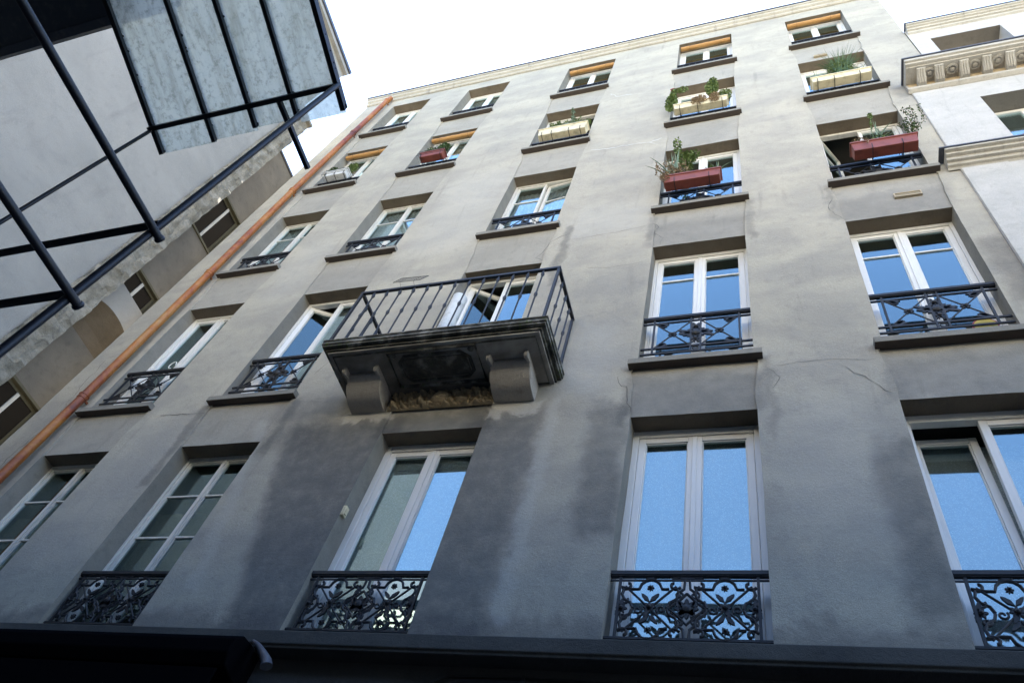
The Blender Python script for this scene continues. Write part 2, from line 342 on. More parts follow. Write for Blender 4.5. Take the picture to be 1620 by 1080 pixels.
# band course over shops, roof cornice
bm = NB()
prism(bm, [(.02,4.40),(-.03,4.385),(-.15,4.315),(-.15,4.215),(-.135,4.205),(-.135,4.19),(.02,4.19)], XL, 2.6); o = link('band_course', bm, 'band', bld, bevel=.006)
bm = NB(); prism(bm, [(.02,18.99),(-.15,18.99),(-.15,18.965),(.02,18.955)], XL-.05, XR2+.03); link('roof_edge', bm, 'zinc', bld)
bm = NB(); prism(bm, [(.02,18.955),(-.13,18.955),(-.13,18.90),(-.10,18.89),(-.09,18.83),(-.045,18.80),(-.045,18.74),(-.02,18.72),(.02,18.72)], XL-.03, XR2); link('cornice', bm, 'limestone', bld, bevel=.004)
# sills
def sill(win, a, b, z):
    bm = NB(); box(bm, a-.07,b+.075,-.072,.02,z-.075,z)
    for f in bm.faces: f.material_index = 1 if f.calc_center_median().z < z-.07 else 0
    link('sill', bm, ['sill','sillshade'], win, bevel=.006)
# ---- window builder
def leafmesh(w_, h, st, mun, astr=0, bottom=.09):
    """sash of width w_, height h in local coords (hinge at x=0), front y=0, thickness .05; returns frame bm and pane bm"""
    f = NB(); t = .05
    box(f,0,st,0,t,0,h); box(f,w_-st,w_,0,t,0,h); box(f,st,w_-st,0.001,t-.001,h-st,h-.001); box(f,st,w_-st,.001,t-.001,.001,bottom)
    for z in mun: box(f,st,w_-st,.008,t-.008,z-.011,z+.011)
    # glazing bead
    e = .010
    for q in ((st,st+e,bottom,h-st),(w_-st-e,w_-st,bottom,h-st),(st+e,w_-st-e,bottom,bottom+e),(st+e,w_-st-e,h-st-e,h-st)): box(f,q[0],q[1],.012,t-.012,q[2],q[3])
    p = NB(); box(p,st+.001,w_-st-.001,.022,.026,bottom,h-st)
    return f,p
def place(o, x, y, z, ang, mirror=False):
    mt = Matrix.Translation((x,y,z)) @ Matrix.Rotation(ang,4,'Z')
    if mirror: mt = mt @ Matrix.Scale(-1,4,(1,0,0))
    o.data.transform(mt)
    if mirror: o.data.flip_normals()
WINS = {}
def window(ci, ri, st=.055, fr=.045, mun=(), mat='pvc', gl='glass', oL=0, oR=0, curt='net', cy=.09, pleat=.0, top=.05, label=None, tilt=0):
    a,b = COLX[ci]; c,d = ROWZ[ri]; y = RV
    if ri>0: gl = 'glass2'
    bm = NB()
    box(bm,a-.015,a+fr,y,y+.07,c-.01,d+.015); box(bm,b-fr,b+.015,y,y+.07,c-.01,d+.015)
    box(bm,a+fr,b-fr,y+.001,y+.069,d-top,d+.014); box(bm,a+fr,b-fr,y+.001,y+.069,c-.009,c+.05)
    box(bm,a+fr,a+fr+.012,y+.02,y+.068,c+.05,d-top); box(bm,b-fr-.012,b-fr,y+.02,y+.068,c+.05,d-top)
    win = link('window', bm, mat, bld, bevel=.004)
    if label: win['label'] = label
    x0,x1 = a+fr+.003,b-fr-.003; mid = (x0+x1)/2; h = d-top-c-.055; zb = c+.052
    for side,ang in ((0,oL),(1,oR)):
        w_ = (mid-x0)-.002
        f,p = leafmesh(w_, h, st, [z-zb for z in mun], bottom=.10)
        if side==0 and not ang and not oR and not tilt: box(f,w_-.018,w_+.02,-.012,-.0005,0.01,h-.01)   # astragal over the joint
        f = link('sash', f, mat, win, bevel=.004); p = link('pane', p, 'oldglass' if ang>.2 else gl, win)
        if tilt and side==0:
            for o in (f,p): o.data.transform(Matrix.Rotation(-tilt,4,'X'))
        for o in (f,p):
            if side==0: place(o, x0, y+.012, zb, ang)
            else: place(o, x1, y+.012, zb, -ang, True)
    if curt:
        bm = NB(); n = 60; yy = y+cy; rows = []
        segs = [(x0,x1)] if max(oL,oR)<R_(15) else ([(mid,x1)] if oL else [(x0,mid)])
        for (s0,s1) in segs:
            top_=[];bot=[]
            for i in range(n+1):
                x = s0+(s1-s0)*i/n; dy = pleat*(math.sin(i*1.25+ci)+.5*math.sin(i*2.9+ri))+.004*math.sin(i*.4)
                top_.append(bm.verts.new((x,yy+dy*.6,d-top-.01-(.62 if curt=='lacedark' else 0)))); bot.append(bm.verts.new((x,yy+dy*1.3,c+.06)))
            for i in range(n): bm.faces.new((bot[i],bot[i+1],top_[i+1],top_[i])).smooth = True
        link('curtain', bm, curt, win)
    if ri>0 and not (ci==2 and ri==1): sill(win,a,b,c)
    WINS[(ci,ri)] = win; return win
m1 = (6.01,5.49)
window(0,0,.028,.028,m1,'oldpaint','oldglass',curt='lacedark',cy=.12,top=.04)
window(1,0,.028,.028,m1,'oldpaint','oldglass',curt='lacedark',cy=.12,top=.04)
window(2,0,.055,.055,curt='lace',cy=.08,top=.075); window(3,0,.055,.05,curt='lace',cy=.08,top=.075)
window(4,0,.055,.05,tilt=R_(4.5),curt='lace',cy=.27,top=.075,label='white window with its left sash tilted inward at the top')
window(0,1,.06,.045,oL=0,curt=None); window(1,1,.06,.045,oL=R_(26),curt='net',cy=.12,label='white window with its left sash swung inward')
window(2,1,.06,.045,oL=R_(30),curt=None,label='balcony window with its left sash open'); window(3,1,.055,.035,(9.05,),curt=None); window(4,1,.055,.035,(9.04,),curt=None)
window(0,2,.03,.03,(11.95,),'oldpaint',curt='net',pleat=.012,cy=.1,top=.035); window(1,2,.03,.03,(11.95,),'oldpaint',curt='net',pleat=.012,cy=.1,top=.035)
window(2,2,.035,.03,(11.9,),'oldpaint',oR=R_(6),curt='net',pleat=.012,cy=.14,top=.035); window(3,2,.05,.04,(),'pvc',curt=None); window(4,2,.04,.035,(11.9,),'oldpaint',oL=R_(58),curt=None,label='window with its left sash wide open')
window(0,3,.04,.035,(),'oldpaint',curt='net',pleat=.012,cy=.1); window(1,3,.04,.035,(),'oldpaint',curt='net',pleat=.012,cy=.1)
window(2,3,.045,.04,(14.9,),'oldpaint',oR=R_(70),curt=None); window(3,3,.05,.04,(),'pvc',curt=None); window(4,3,.05,.04,(),'pvc',curt=None)
for c_ in range(5): window(c_,4,.05,.045,(17.35,) if c_ in (0,1,3,4) else (),'pvc',curt='net' if c_<2 else None,pleat=.01,cy=.1)
# window handle of C1R2
# ---- iron guards
IR = .007
def spiral(cx,cz,r0,r1,a0,a1,n=14): return [(cx+(r0+(r1-r0)*i/n)*math.cos(a0+(a1-a0)*i/n), cz+(r0+(r1-r0)*i/n)*math.sin(a0+(a1-a0)*i/n)) for i in range(n+1)]
GY = .05
def t2(bm, pts, r=IR, y=GY, n=6): tube(bm, [(p[0],y,p[1]) for p in pts], r, n)
def blob(bm, cx, cz, pts, th=.008):
    prism(bm, [(cx+p[0],cz+p[1]) for p in pts], GY-th, GY+th, 'y')
def leafpts(l, w_, ang, n=5):
    out = []
    for i in range(n*2):
        t = i/(n*2); s = math.sin(math.pi*min(1,(t*2 if t<.5 else 2-2*t))); u = (t*2 if t<.5 else 2-2*t)
        x = l*u; y = w_*s*(1 if t<.5 else -1)*(1-.25*(i%2)); out.append((x*math.cos(ang)-y*math.sin(ang), x*math.sin(ang)+y*math.cos(ang)))
    return out
def rosette(bm, cx, cz, r, petals=8, y=GY):
    for k in range(petals): blob(bm, cx, cz, leafpts(r, r*.28, 2*math.pi*k/petals))
    lathe(bm, (cx,y,cz), [(r*.42,-.012),(r*.34,-.02),(r*.1,-.026)], 10, Vector((0,1,0)))
def guard_scroll(ci):
    a,b = COLX[ci]; z0,z1,z2 = 4.462,4.90,4.965; cx = (a+b)/2
    bm = NB(); box(bm,a-.01,b+.01,GY-.022,GY+.022,z2-.03,z2); box(bm,a-.01,b+.01,GY-.015,GY+.015,z2-.04,z2-.03)
    t2(bm,[(a-.01,z1),(b+.01,z1)],.008,n=4); t2(bm,[(a-.01,z0),(b+.01,z0)],.011,n=4)
    hw = .44
    for s in (-1,1): box(bm,cx+s*hw-.009,cx+s*hw+.009,GY-.009,GY+.009,z0,z2-.04)
    o = link('window_guard', bm, 'iron', bld)
    bm = NB(); zc = (z0+z1)/2; hh = (z1-z0)/2
    for s in (-1,1):
        ux = cx+s*.235
        lathe(bm,(ux,GY,z1+.027),[(.026,-.008),(.026,.008)],14,Vector((0,1,0)))
        t2(bm,[(ux+.033*math.cos(k*math.pi/8),z1+.027+.028*math.sin(k*math.pi/8)) for k in range(17)],.007)
        for q in (-1,1):
            t2(bm,[(ux-q*.165,zc-hh*.78),(ux+q*.165,zc+hh*.78)],.008); 
        for v in (-1,1):
            zz = zc+v*hh*.70
            # bracket shaped bar with a raised hump and two scrolled ends
            path = spiral(ux-.155,zz+v*.03,.012,.042,(math.pi*2.4 if v>0 else -math.pi*2.4),(math.pi*1.15 if v>0 else -math.pi*1.15))
            hump = [(ux-.12,zz-v*.005),(ux-.075,zz-v*.005),(ux-.06,zz+v*.035),(ux-.035,zz+v*.06),(ux,zz+v*.068),(ux+.035,zz+v*.06),(ux+.06,zz+v*.035),(ux+.075,zz-v*.005),(ux+.12,zz-v*.005)]
            t2(bm,path+hump,.0105)
            path = spiral(ux+.155,zz+v*.03,.012,.042,(math.pi*.6 if v>0 else -math.pi*.6),(math.pi*1.85 if v>0 else -math.pi*1.85)); t2(bm,path,.0105)
            for h_ in (-1,1):
                ex = ux+h_*.185
                t2(bm,[(ex-h_*.012,zz+v*.0),(ex,zz-v*.045),(ex-h_*.02,zz-v*.085),(ex-h_*.06,zz-v*.11),(ex-h_*.075,zz-v*.15)],.0105)
                blob(bm,ux,zc+v*.05,leafpts(.085,.016,math.pi/2*v+h_*.75))
                blob(bm,ex+h_*.008,zc,leafpts(.07,.02,math.pi/2*v+h_*.25))
            rosette(bm,ux,zc+v*hh*.72,.024,7)
        rosette(bm,ux,zc+.01,.04,8); blob(bm,ux,zc,leafpts(.08,.016,-math.pi/2+s*.45)); t2(bm,spiral(ux-.075,zc-.01,.008,.03,0,math.pi*2.2),.0075); t2(bm,spiral(ux+.075,zc-.01,.008,.03,math.pi,math.pi*3.2),.0075); 
        rosette(bm,cx+s*.415,zc,.038,6)
        for v in (-1,1): t2(bm,spiral(cx+s*.40,zc+v*.06,.008,.026,0,math.pi*2.2),.0085)
    rosette(bm,cx,zc,.075,8)
    t2(bm,[(cx,zc+.115),(cx+.06,zc+.05),(cx+.115,zc),(cx+.06,zc-.05),(cx,zc-.115),(cx-.06,zc-.05),(cx-.115,zc),(cx-.06,zc+.05),(cx,zc+.115)],.0095)
    for s in (-1,1):
        for v in (-1,1): t2(bm,spiral(cx+s*.05,zc+v*.10,.008,.03,0,math.pi*2.3*s*v),.0085); t2(bm,spiral(cx+s*.095,zc+v*.04,.006,.022,0,math.pi*2.3*s*v),.007)
        t2(bm,[(cx+s*.015,z1),(cx+s*.02,zc+.15),(cx+s*.055,zc+.12)],.0095); t2(bm,[(cx+s*.015,z0),(cx+s*.02,zc-.15),(cx+s*.055,zc-.12)],.0095)
    blob(bm,cx,z1+.027,[(-.115,0),(-.09,.018),(-.05,.012),(-.03,.024),(.03,.024),(.05,.012),(.09,.018),(.115,0),(.09,-.018),(.05,-.012),(.03,-.024),(-.03,-.024),(-.05,-.012),(-.09,-.018)])
    link('ornament', bm, 'iron', o); return o
def guard_cross(ci, ri):
    a,b = COLX[ci]; ztop = {1:8.07,2:11.06,3:14.0}[ri]; cx = (a+b)/2; z0 = ztop-.60
    bm = NB(); box(bm,a-.01,b+.01,GY-.022,GY+.022,ztop-.032,ztop); box(bm,a-.01,b+.01,GY-.014,GY+.014,ztop-.045,ztop-.032)
    for z in (ztop-.095,z0+.085,z0): box(bm,a-.01,b+.01,GY-.008,GY+.008,z-.009,z+.009)
    for s in (-1,1):
        box(bm,cx+s*.40-.009,cx+s*.40+.009,GY-.0095,GY+.0095,z0,ztop-.04); box(bm,cx+s*.045-.008,cx+s*.045+.008,GY-.0085,GY+.0085,z0,ztop-.04)
    o = link('window_guard', bm, 'iron', bld)
    bm = NB(); zt,zb = ztop-.10,z0+.09; zc = (zt+zb)/2
    for s in (-1,1):
        x0,x1 = cx+s*.045,cx+s*.39
        t2(bm,[(x0,zt),(x1,zb)],.007); t2(bm,[(x0,zb),(x1,zt)],.007)
        rosette(bm,(x0+x1)/2,zc,.042,6)
        for v in (-1,1):
            zz = zc+v*(zt-zc)
            for k,(l,dx) in enumerate(((.13,0),(.10,.02),(.07,.045))): blob(bm,x1-s*.005-s*dx,zz-v*(.015+.008*k),leafpts(l,.022,(math.pi if s>0 else 0)+s*v*(.12+.28*k)))
        for k in range(3): blob(bm,cx+s*.05,zc,leafpts(.14-.03*k,.024,(0 if s>0 else math.pi)+(k-1)*.5))
    rosette(bm,cx,zc,.10,10); rosette(bm,cx,zc+.10,.05,6); rosette(bm,cx,zc-.10,.05,6)
    for v in (-1,1):
        for s in (-1,1): t2(bm,spiral(cx+s*.03,zc+v*.145,.006,.022,0,math.pi*2.2*s),.006)
    for z in (ztop-.07,z0+.043): t2(bm,[(cx+.028*math.cos(k*math.pi/6),z+.02*math.sin(k*math.pi/6)) for k in range(13)],.006)
    link('ornament', bm, 'iron', o); return o
for c_ in range(5): guard_scroll(c_)
for c_ in (0,1,3,4): guard_cross(c_,1)
for c_ in range(5): guard_cross(c_,2)
for c_ in range(5):
    a,b = COLX[c_]
    for zt,nm in ((13.95,'window_guard'),(16.88,'window_guard')):
        bm = NB(); box(bm,a-.01,b+.01,GY-.018,GY+.018,zt-.035,zt); box(bm,a-.01,b+.01,GY-.008,GY+.008,zt-.12,zt-.10); box(bm,a-.01,b+.01,GY-.008,GY+.008,zt-.55,zt-.53)
        for k in range(1,9): x = a+(b-a)*k/9; box(bm,x-.006,x+.006,GY-.006,GY+.006,zt-.55,zt-.03)
        link(nm, bm, 'iron', bld)
# handle on first PVC window of row two
bm = NB(); cxh = (COLX[0][0]+COLX[0][1])/2-.03
tube(bm,[(cxh+.045*math.cos(k*math.pi/7),RV-.04,8.33+.07*math.sin(k*math.pi/7)) for k in range(12)],.007,6); tube(bm,[(cxh-.02,RV-.04,8.12),(cxh+.02,RV-.04,8.2)],.007,6); link('handle', bm, 'pvc', WINS[(0,1)])
# yellow plate leaning in the last window of row two
# ---- balcony (part of the building)
bx0,bx1,by,zt = -4.15,-1.84,-.665,7.21
bm = NB()
for dz0,dz1,ins in ((0,.022,0),(.022,.032,.014),(.032,.075,.004),(.075,.10,.016),(.10,.125,.055)):
    box(bm,bx0+ins,bx1-ins,by+ins,.01,zt-dz1,zt-dz0-.0005)
balc = link('balcony', bm, 'moss', bld, bevel=.007); balc['label'] = 'dark mossy stone balcony slab on two consoles with iron railing'
bm = NB(); zu = zt-.125
box(bm,bx0+.075,bx1-.075,by+.075,.01,zu-.02,zu)
link('underside', bm, 'under', balc, bevel=.003); bm = NB()
def ring(bm, x0,x1,y0,y1,z,r,ch=0):
    pts = [(x0+ch,y0),(x1-ch,y0),(x1,y0+ch),(x1,y1-ch),(x1-ch,y1),(x0+ch,y1),(x0,y1-ch),(x0,y0+ch)] if ch else [(x0,y0),(x1,y0),(x1,y1),(x0,y1)]
    tube(bm,[(p[0],p[1],z) for p in pts],r,6,closed=True)
ring(bm,-3.45,-2.55,-.53,-.12,zu-.022,.022); ring(bm,-3.36,-2.64,-.47,-.18,zu-.022,.018,.07); box(bm,-3.33,-2.67,-.44,-.21,zu-.03,zu-.0195)
ring(bm,bx0+.12,bx1-.12,by+.12,-.02,zu-.022,.010)
for x in (-3.40,-2.60):
    for y in (-.49,): lathe(bm,(x,y,zu-.02),[(.03,0),(.03,-.014),(.015,-.018)],12)
link('panel_moulding', bm, 'moss', balc)
prof = [(.02,6.842),(-.07,6.845),(-.14,6.86),(-.195,6.89),(-.24,6.93),(-.265,6.965),(-.275,6.99),(-.30,7.01),(-.325,7.035),(-.325,7.0655),(.02,7.0655)]
ear = [(-.20,6.90),(-.262,6.965),(-.262,7.0),(-.30,7.015),(-.35,7.0),(-.40,7.0),(-.415,7.03),(-.41,7.0655),(-.12,7.0655)]
def smoothp(P, n=4):
    out = []
    for i in range(len(P)-1):
        p0,p1,p2,p3 = P[max(0,i-1)],P[i],P[i+1],P[min(len(P)-1,i+2)]
        for k in range(n):
            t = k/n; out.append(tuple(.5*(2*p1[c]+(p2[c]-p0[c])*t+(2*p0[c]-5*p1[c]+4*p2[c]-p3[c])*t*t+(3*p1[c]-p0[c]-3*p2[c]+p3[c])*t**3) for c in (0,1)))
    return out+[P[-1]]
prof = smoothp(prof[:-1])+[prof[-1]]; ear = smoothp(ear[:-1])+[ear[-1]]
for x0,x1 in ((-3.97,-3.58),(-2.465,-2.055)):
    bm = NB(); prism(bm, prof, x0+.012, x1-.012); o = link('console', bm, 'console', balc, bevel=.01)
    for x in (x0,x1-.045):
        bm = NB(); prism(bm, ear, x+.006, x+.039); lathe(bm,(x,-.385,7.02),[(.020,0),(.034,.005),(.034,.040),(.020,.045)],14,Vector((1,0,0))); link('volute', bm, 'console', balc, bevel=.004)
# carved foliage relief between the consoles
bm = NB(); nx,nz = 150,44; g_ = []
for j in range(nz+1):
    row = []
    for i in range(nx+1):
        x = -3.57+1.1*i/nx; z = 6.835+.245*j/nz
        d = abs(noise.noise(Vector((x*13+z*8,3,z*16-x*4))))*.085+abs(noise.noise(Vector((x*34,9,z*34))))*.035
        cxr = -3.02; r = math.hypot((x-cxr)/.1,(z-6.95)/.09)
        if r<1: d = .07*math.sqrt(1-r*r)+.012*abs(noise.noise(Vector((x*60,1,z*60))))
        e = min(1, min(i,nx-i)/4, min(j,nz-j)/3)
        row.append(bm.verts.new((x,-(.012+d)*e-.002,z)))
    g_.append(row)
for j in range(nz):
    for i in range(nx): bm.faces.new((g_[j][i],g_[j][i+1],g_[j+1][i+1],g_[j+1][i]))
link('carved_relief', bm, 'relief', balc)
# railing
rx0,rx1,ry,rz = -4.11,-1.90,-.625,8.15
def baluster(x,y):
    bm = NB(); lathe(bm,(x,y,zt-.002),[(.016,0),(.012,.02),(.0085,.035),(.0085,.42),(.014,.44),(.0185,.465),(.014,.49),(.0085,.51),(.0085,.80),(.014,.82),(.020,.845),(.013,.87),(.009,.89),(.009,rz-zt-.012)],10)
    link('baluster', bm, 'railiron', balc)
bm = NB()
box(bm,rx0-.016,rx1+.016,ry-.016,ry+.016,rz-.03,rz); box(bm,rx0-.016,rx0+.016,ry+.016,.01,rz-.0295,rz-.0005); box(bm,rx1-.016,rx1+.016,ry+.016,.01,rz-.0295,rz-.0005)
for x in (rx0,rx1): box(bm,x-.013,x+.013,ry-.013,ry+.013,zt,rz-.03); box(bm,x-.012,x+.012,-.035,-.01,zt,rz-.03)
link('handrail', bm, 'railiron', balc)
for k in range(1,14): baluster(rx0+(rx1-rx0)*k/14, ry)
for k in range(1,4):
    for x in (rx0,rx1): baluster(x, ry*(1-k/4))
# ---- drainpipe
dp = NB(); px = [(-7.86,3.0),(-7.86,7.4),(-7.90,10.4),(-7.965,13.4),(-7.965,16.4),(-7.955,18.5)]
tube(dp,[(x,-.10,z) for x,z in px]+[(-7.95,-.085,18.74)],.053,16); pipe = link('drainpipe', dp, 'pipe', bld)
for x,z in ((-7.86,7.45),(-7.90,10.41),(-7.965,13.42),(-7.965,16.39),(-7.955,18.5)):
    bm = NB(); lathe(bm,(x,-.10,z-.05),[(.054,0),(.060,.004),(.060,.05),(.066,.055),(.066,.07),(.054,.075)],16); box(bm,x-.01,x+.01,-.04,.01,z-.03,z-.005); link('pipe_collar', bm, 'pipe', pipe)
# ---- cracks and repairs in the render, on the facade plane
def crack(pts, w_, mat, name, seed=0, jit=.02, y=-.004):
    random.seed(seed); P = []
    for (a,b) in zip(pts,pts[1:]):
        n = max(2,int(math.dist(a,b)/.06))
        for i in range(n):
            t = i/n; j = jit if (P and i) else 0; P.append((a[0]+(b[0]-a[0])*t+random.uniform(-j,j), a[1]+(b[1]-a[1])*t+random.uniform(-j,j)))
    P.append(pts[-1]); bm = NB(); prev = None
    for i,(x,z) in enumerate(P):
        a = P[max(0,i-1)]; b = P[min(len(P)-1,i+1)]; d = Vector((b[0]-a[0],b[1]-a[1])); d.normalize(); n_ = Vector((-d.y,d.x))*w_*(.35+.65*random.random())*(0.3 if i in (0,len(P)-1) else 1)
        q = (wob(x+n_.x,0,z+n_.y)+Vector((0,y,0)), wob(x-n_.x,0,z-n_.y)+Vector((0,y,0))); c = [bm.verts.new(v_) for v_ in q]
        if prev: bm.faces.new((prev[0],prev[1],c[1],c[0]))
        prev = c
    link(name, bm, mat, bld)
crack([(-2.35,13.05),(-2.2,12.98),(-1.9,12.97),(-1.6,12.96),(-1.42,12.92),(-1.25,13.02)],.011,'filler','filled_crack',1)
crack([(-2.33,15.8),(-2.2,15.55),(-1.9,15.5)],.008,'filler','filled_crack',2); crack([(-1.45,12.93),(-1.3,12.8)],.008,'filler','filled_crack',3)
crack([(-1.33,7.1),(-1.28,6.95),(-1.22,6.9),(-1.2,6.75),(-1.17,6.56)],.005,'crack','crack',4,.025)
crack([(-1.2,10.12),(-1.12,10.0),(-1.16,9.85),(-1.05,9.7),(-1.08,9.54)],.004,'crack','crack',5,.02)
crack([(-2.25,10.2),(-2.5,10.0),(-2.52,9.8),(-2.6,9.65),(-2.49,9.56)],.004,'crack','crack',6,.02)
crack([(.83,10.15),(.76,9.95),(.8,9.7),(.88,9.54)],.004,'crack','crack',7,.02); crack([(.55,7.0),(.7,6.8),(.85,6.6)],.0035,'crack','crack',8,.02)
crack([(-1.2,10.1),(-1.7,10.02),(-2.3,10.0)],.003,'crack','crack',9,.01); crack([(-6.5,7.08),(-6.0,7.06),(-5.85,7.05)],.005,'crack','crack',10,.01)
crack([(-.05,7.05),(0.05,6.9),(-.02,6.75)],.003,'crack','crack',11,.02); crack([(.0,7.07),(.4,7.1),(.8,7.05)],.0025,'crack','crack',12,.01)
crack([(-8.1,7.0),(-8.3,7.9),(-8.35,8.4)],.004,'crack','crack',13,.02); crack([(-8.2,5.5),(-8.25,6.5),(-8.1,7.3)],.005,'crack','crack',14,.02)
crack([(-1.25,9.2),(-1.6,9.15),(-1.9,9.22)],.0025,'crack','crack',15,.01); crack([(-4.75,7.6),(-4.5,8.1),(-4.45,8.6)],.0025,'crack','crack',16,.02)
# air vents
def vent(x0,x1,z0,z1):
    bm = NB(); 
    for q in ((x0,x1,z0,z0+.012),(x0,x1,z1-.012,z1),(x0,x0+.012,z0+.012,z1-.012),(x1-.012,x1,z0+.012,z1-.012)): box(bm,q[0],q[1],-.012,.016,q[2],q[3])
    for k in range(1,6): z = z0+(z1-z0)*k/6; box(bm,x0+.012,x1-.012,-.006,.012,z-.004,z+.004)
    box(bm,x0+.012,x1-.012,.004,.016,z0+.012,z1-.012,1); link('air_vent', bm, ['vent','ventdark'], bld)
vent(1.42,1.69,9.90,9.99); vent(1.15,1.36,15.56,15.63)
# small white sensor on the reveal of the third street-level window
bm = NB(); box(bm,-3.512,-3.478,.0,.055,5.52,5.62); box(bm,-3.486,-3.470,.012,.04,5.535,5.60); tag(link('sensor_box', bm, 'creambox', None, bevel=.004), 'small cream plastic sensor box on the left reveal of the window below the balcony', 'sensor')
# ================================================================ loose things on the facade
def rolled(ci, ri, dz=-.10, sag=0, r=.046):
    a,b = COLX[ci]; d = ROWZ[ri][1]; z = d+dz-r; y = .07
    names = {(0,3):'rolled bamboo blind above the white window box, beside the drainpipe',(1,3):'rolled bamboo blind above the small red window box',(2,4):'rolled bamboo blind in the top window over the cream box with wispy stems',
      (3,4):'rolled bamboo blind in the top window above the box with hanging flowers',(4,4):'rolled bamboo blind in the rightmost window under the roof'}
    t = thing('rolled_blind', names[(ci,ri)], 'blind', ((a+b)/2,y,z), 'rolled bamboo blinds')
    bm = NB(); pts = []
    n = 26
    rings = []
    for i in range(n+1):
        x = a+.03+(b-a-.06)*i/n; ph = random.uniform(-.003,.003); rings.append([bm.verts.new((x,y+(r+ph)*math.cos(k*math.pi/8),z-sag*math.sin(math.pi*i/n)+(r+ph)*math.sin(k*math.pi/8))) for k in range(16)])
    for A,B in zip(rings,rings[1:]):
        for k in range(16): bm.faces.new((A[k],A[(k+1)%16],B[(k+1)%16],B[k])).smooth = True
    bm.faces.new(rings[0][::-1]); bm.faces.new(rings[-1])
    link('roll', bm, 'bamboo', t); 
    bm = NB()
    for f in (.2,.8):
        x = a+(b-a)*f; tube(bm,[(x,y+(r+.004)*math.cos(k*math.pi/6),z+(r+.004)*math.sin(k*math.pi/6)) for k in range(12)],.003,4,closed=True); tube(bm,[(x,y,z+r),(x,y,d)],.003,4)
    link('cord', bm, 'stem', t); adopt(t); return t
rolled(0,3); rolled(1,3); rolled(2,4); rolled(3,4); rolled(4,4)
# ---- plants
def leaves(bm, c, rad, n, size, mi=0, flat=1.0, rng=random):
    size *= .78; n = int(n*2.0)
    for _ in range(n):
        while True:
            p = Vector((rng.uniform(-1,1),rng.uniform(-1,1),rng.uniform(-1,1)))
            if p.length<1: break
        p = Vector((p.x*rad[0],p.y*rad[1],p.z*rad[2]))+Vector(c); s = size*rng.uniform(.6,1.3)
        q = Matrix.Rotation(rng.uniform(0,6.28),3,'Z') @ Matrix.Rotation(rng.uniform(-1.2,1.2),3,'X')
        vs = [bm.verts.new(p+q@Vector(v)*s) for v in ((-.5,0,0),(0,-.32,.05),(.5,0,0),(.05,.32,.05))]
        bm.faces.new(vs).material_index = mi
def blades(bm, c, n, L, w_, mi=0, lean=.6, rng=random, spread=.05, dirx=0):
    for _ in range(n):
        b = Vector(c)+Vector((rng.uniform(-spread,spread),rng.uniform(-.03,.03),0)); a = rng.uniform(0,6.28); l = L*rng.uniform(.6,1.1); k = rng.uniform(.2,1)*lean
        d = Vector((math.cos(a)+dirx,math.sin(a)*.6-.15,0)); s = d.cross(Vector((0,0,1))).normalized()*w_; prev = None
        for i in range(6):
            t = i/5; p = b+Vector((0,0,l*t*(1-.35*k*t)))+d*l*k*t*t; ww = s*(1-t)**.6 if t<1 else s*.05; q = [bm.verts.new(p-ww),bm.verts.new(p+ww)]
            if prev: bm.faces.new((prev[0],prev[1],q[1],q[0])).material_index = mi
            prev = q
def stemline(bm, pts, r=.004, mi=0): tube(bm, pts, r, 5, mi)
def planter(x0,x1,z0,z1,label,mat,y0=-.225,y1=-.06,lip=.010,brk=(.2,.8),group='window boxes'):
    t = thing('window_box', label, 'window box', ((x0+x1)/2,(y0+y1)/2,z0), group)
    bm = NB()
    def rect(i,z): return [(x0+i,y0+i,z),(x1-i,y0+i,z),(x1-i,y1-i,z),(x0+i,y1-i,z)]
    loops = [rect(.018,z0),rect(.004,z1-.03),rect(-lip,z1-.028),rect(-lip,z1),rect(.012,z1),rect(.016,z1-.03)]
    V_ = [[bm.verts.new(p) for p in l] for l in loops]
    bm.faces.new(V_[0][::-1])
    for A,B in zip(V_,V_[1:]):
        for k in range(4): bm.faces.new((A[k],A[(k+1)%4],B[(k+1)%4],B[k]))
    f = bm.faces.new(V_[-1]); f.material_index = 1
    link('trough', bm, [mat,'soil'], t, bevel=.004)
    for f in brk:
        x = x0+(x1-x0)*f; bm = NB()
        tube(bm,[(x,GY-.02,z1+.02),(x,y1+.012,z1+.016),(x,y1+.012,z0-.012),(x,y0+.004,z0-.012),(x,y0-.006,z0+.07)],.006,4); link('bracket', bm, 'iron', t)
    return t
rg = random.Random(3)
def plant(t, bm, mats, name='plants'):
    link(name, bm, mats, t)
YP = -.14
def shoot(bm, pts, nleaf, lsize, lrad, mi=0, r=.004, smi=0, frm=.25):
    """a stem with leaves growing along it"""
    P = [Vector(p) for p in pts]; stemline(bm, P, r, smi)
    L = [(P[i+1]-P[i]).length for i in range(len(P)-1)]; T = sum(L)
    for k in range(nleaf):
        d = T*(frm+(1-frm)*(k+.5)/nleaf); i = 0
        while i<len(L)-1 and d>L[i]: d -= L[i]; i += 1
        p = P[i].lerp(P[i+1], d/L[i]); leaves(bm, p, (lrad,)*3, 2, lsize, mi, rng=rg)
t = planter(-1.085,-.375,10.82,10.995,'red plastic window box with a tall leafy weed and dry stalks above big window','terracotta')
bm = NB(); blades(bm,(-1.0,YP,10.97),16,.85,.018,1,.35,rg,.06,-.3); plant(t,bm,['leaf','blade'],'spiky_plant')
bm = NB(); blades(bm,(-.42,YP,10.97),9,.34,.012,1,.8,rg,.04,.5); plant(t,bm,['leaf','blade'],'spiky_plant')
bm = NB()
for k in range(11): x = -.98+rg.uniform(-.10,.16); shoot(bm,[(x,YP,10.96),(x+rg.uniform(-.15,.05),YP-.05,11.15),(x+rg.uniform(-.34,.05),YP-.08,11.3+rg.uniform(-.1,.2))],7,.028,.02,0,.003,0,.4)
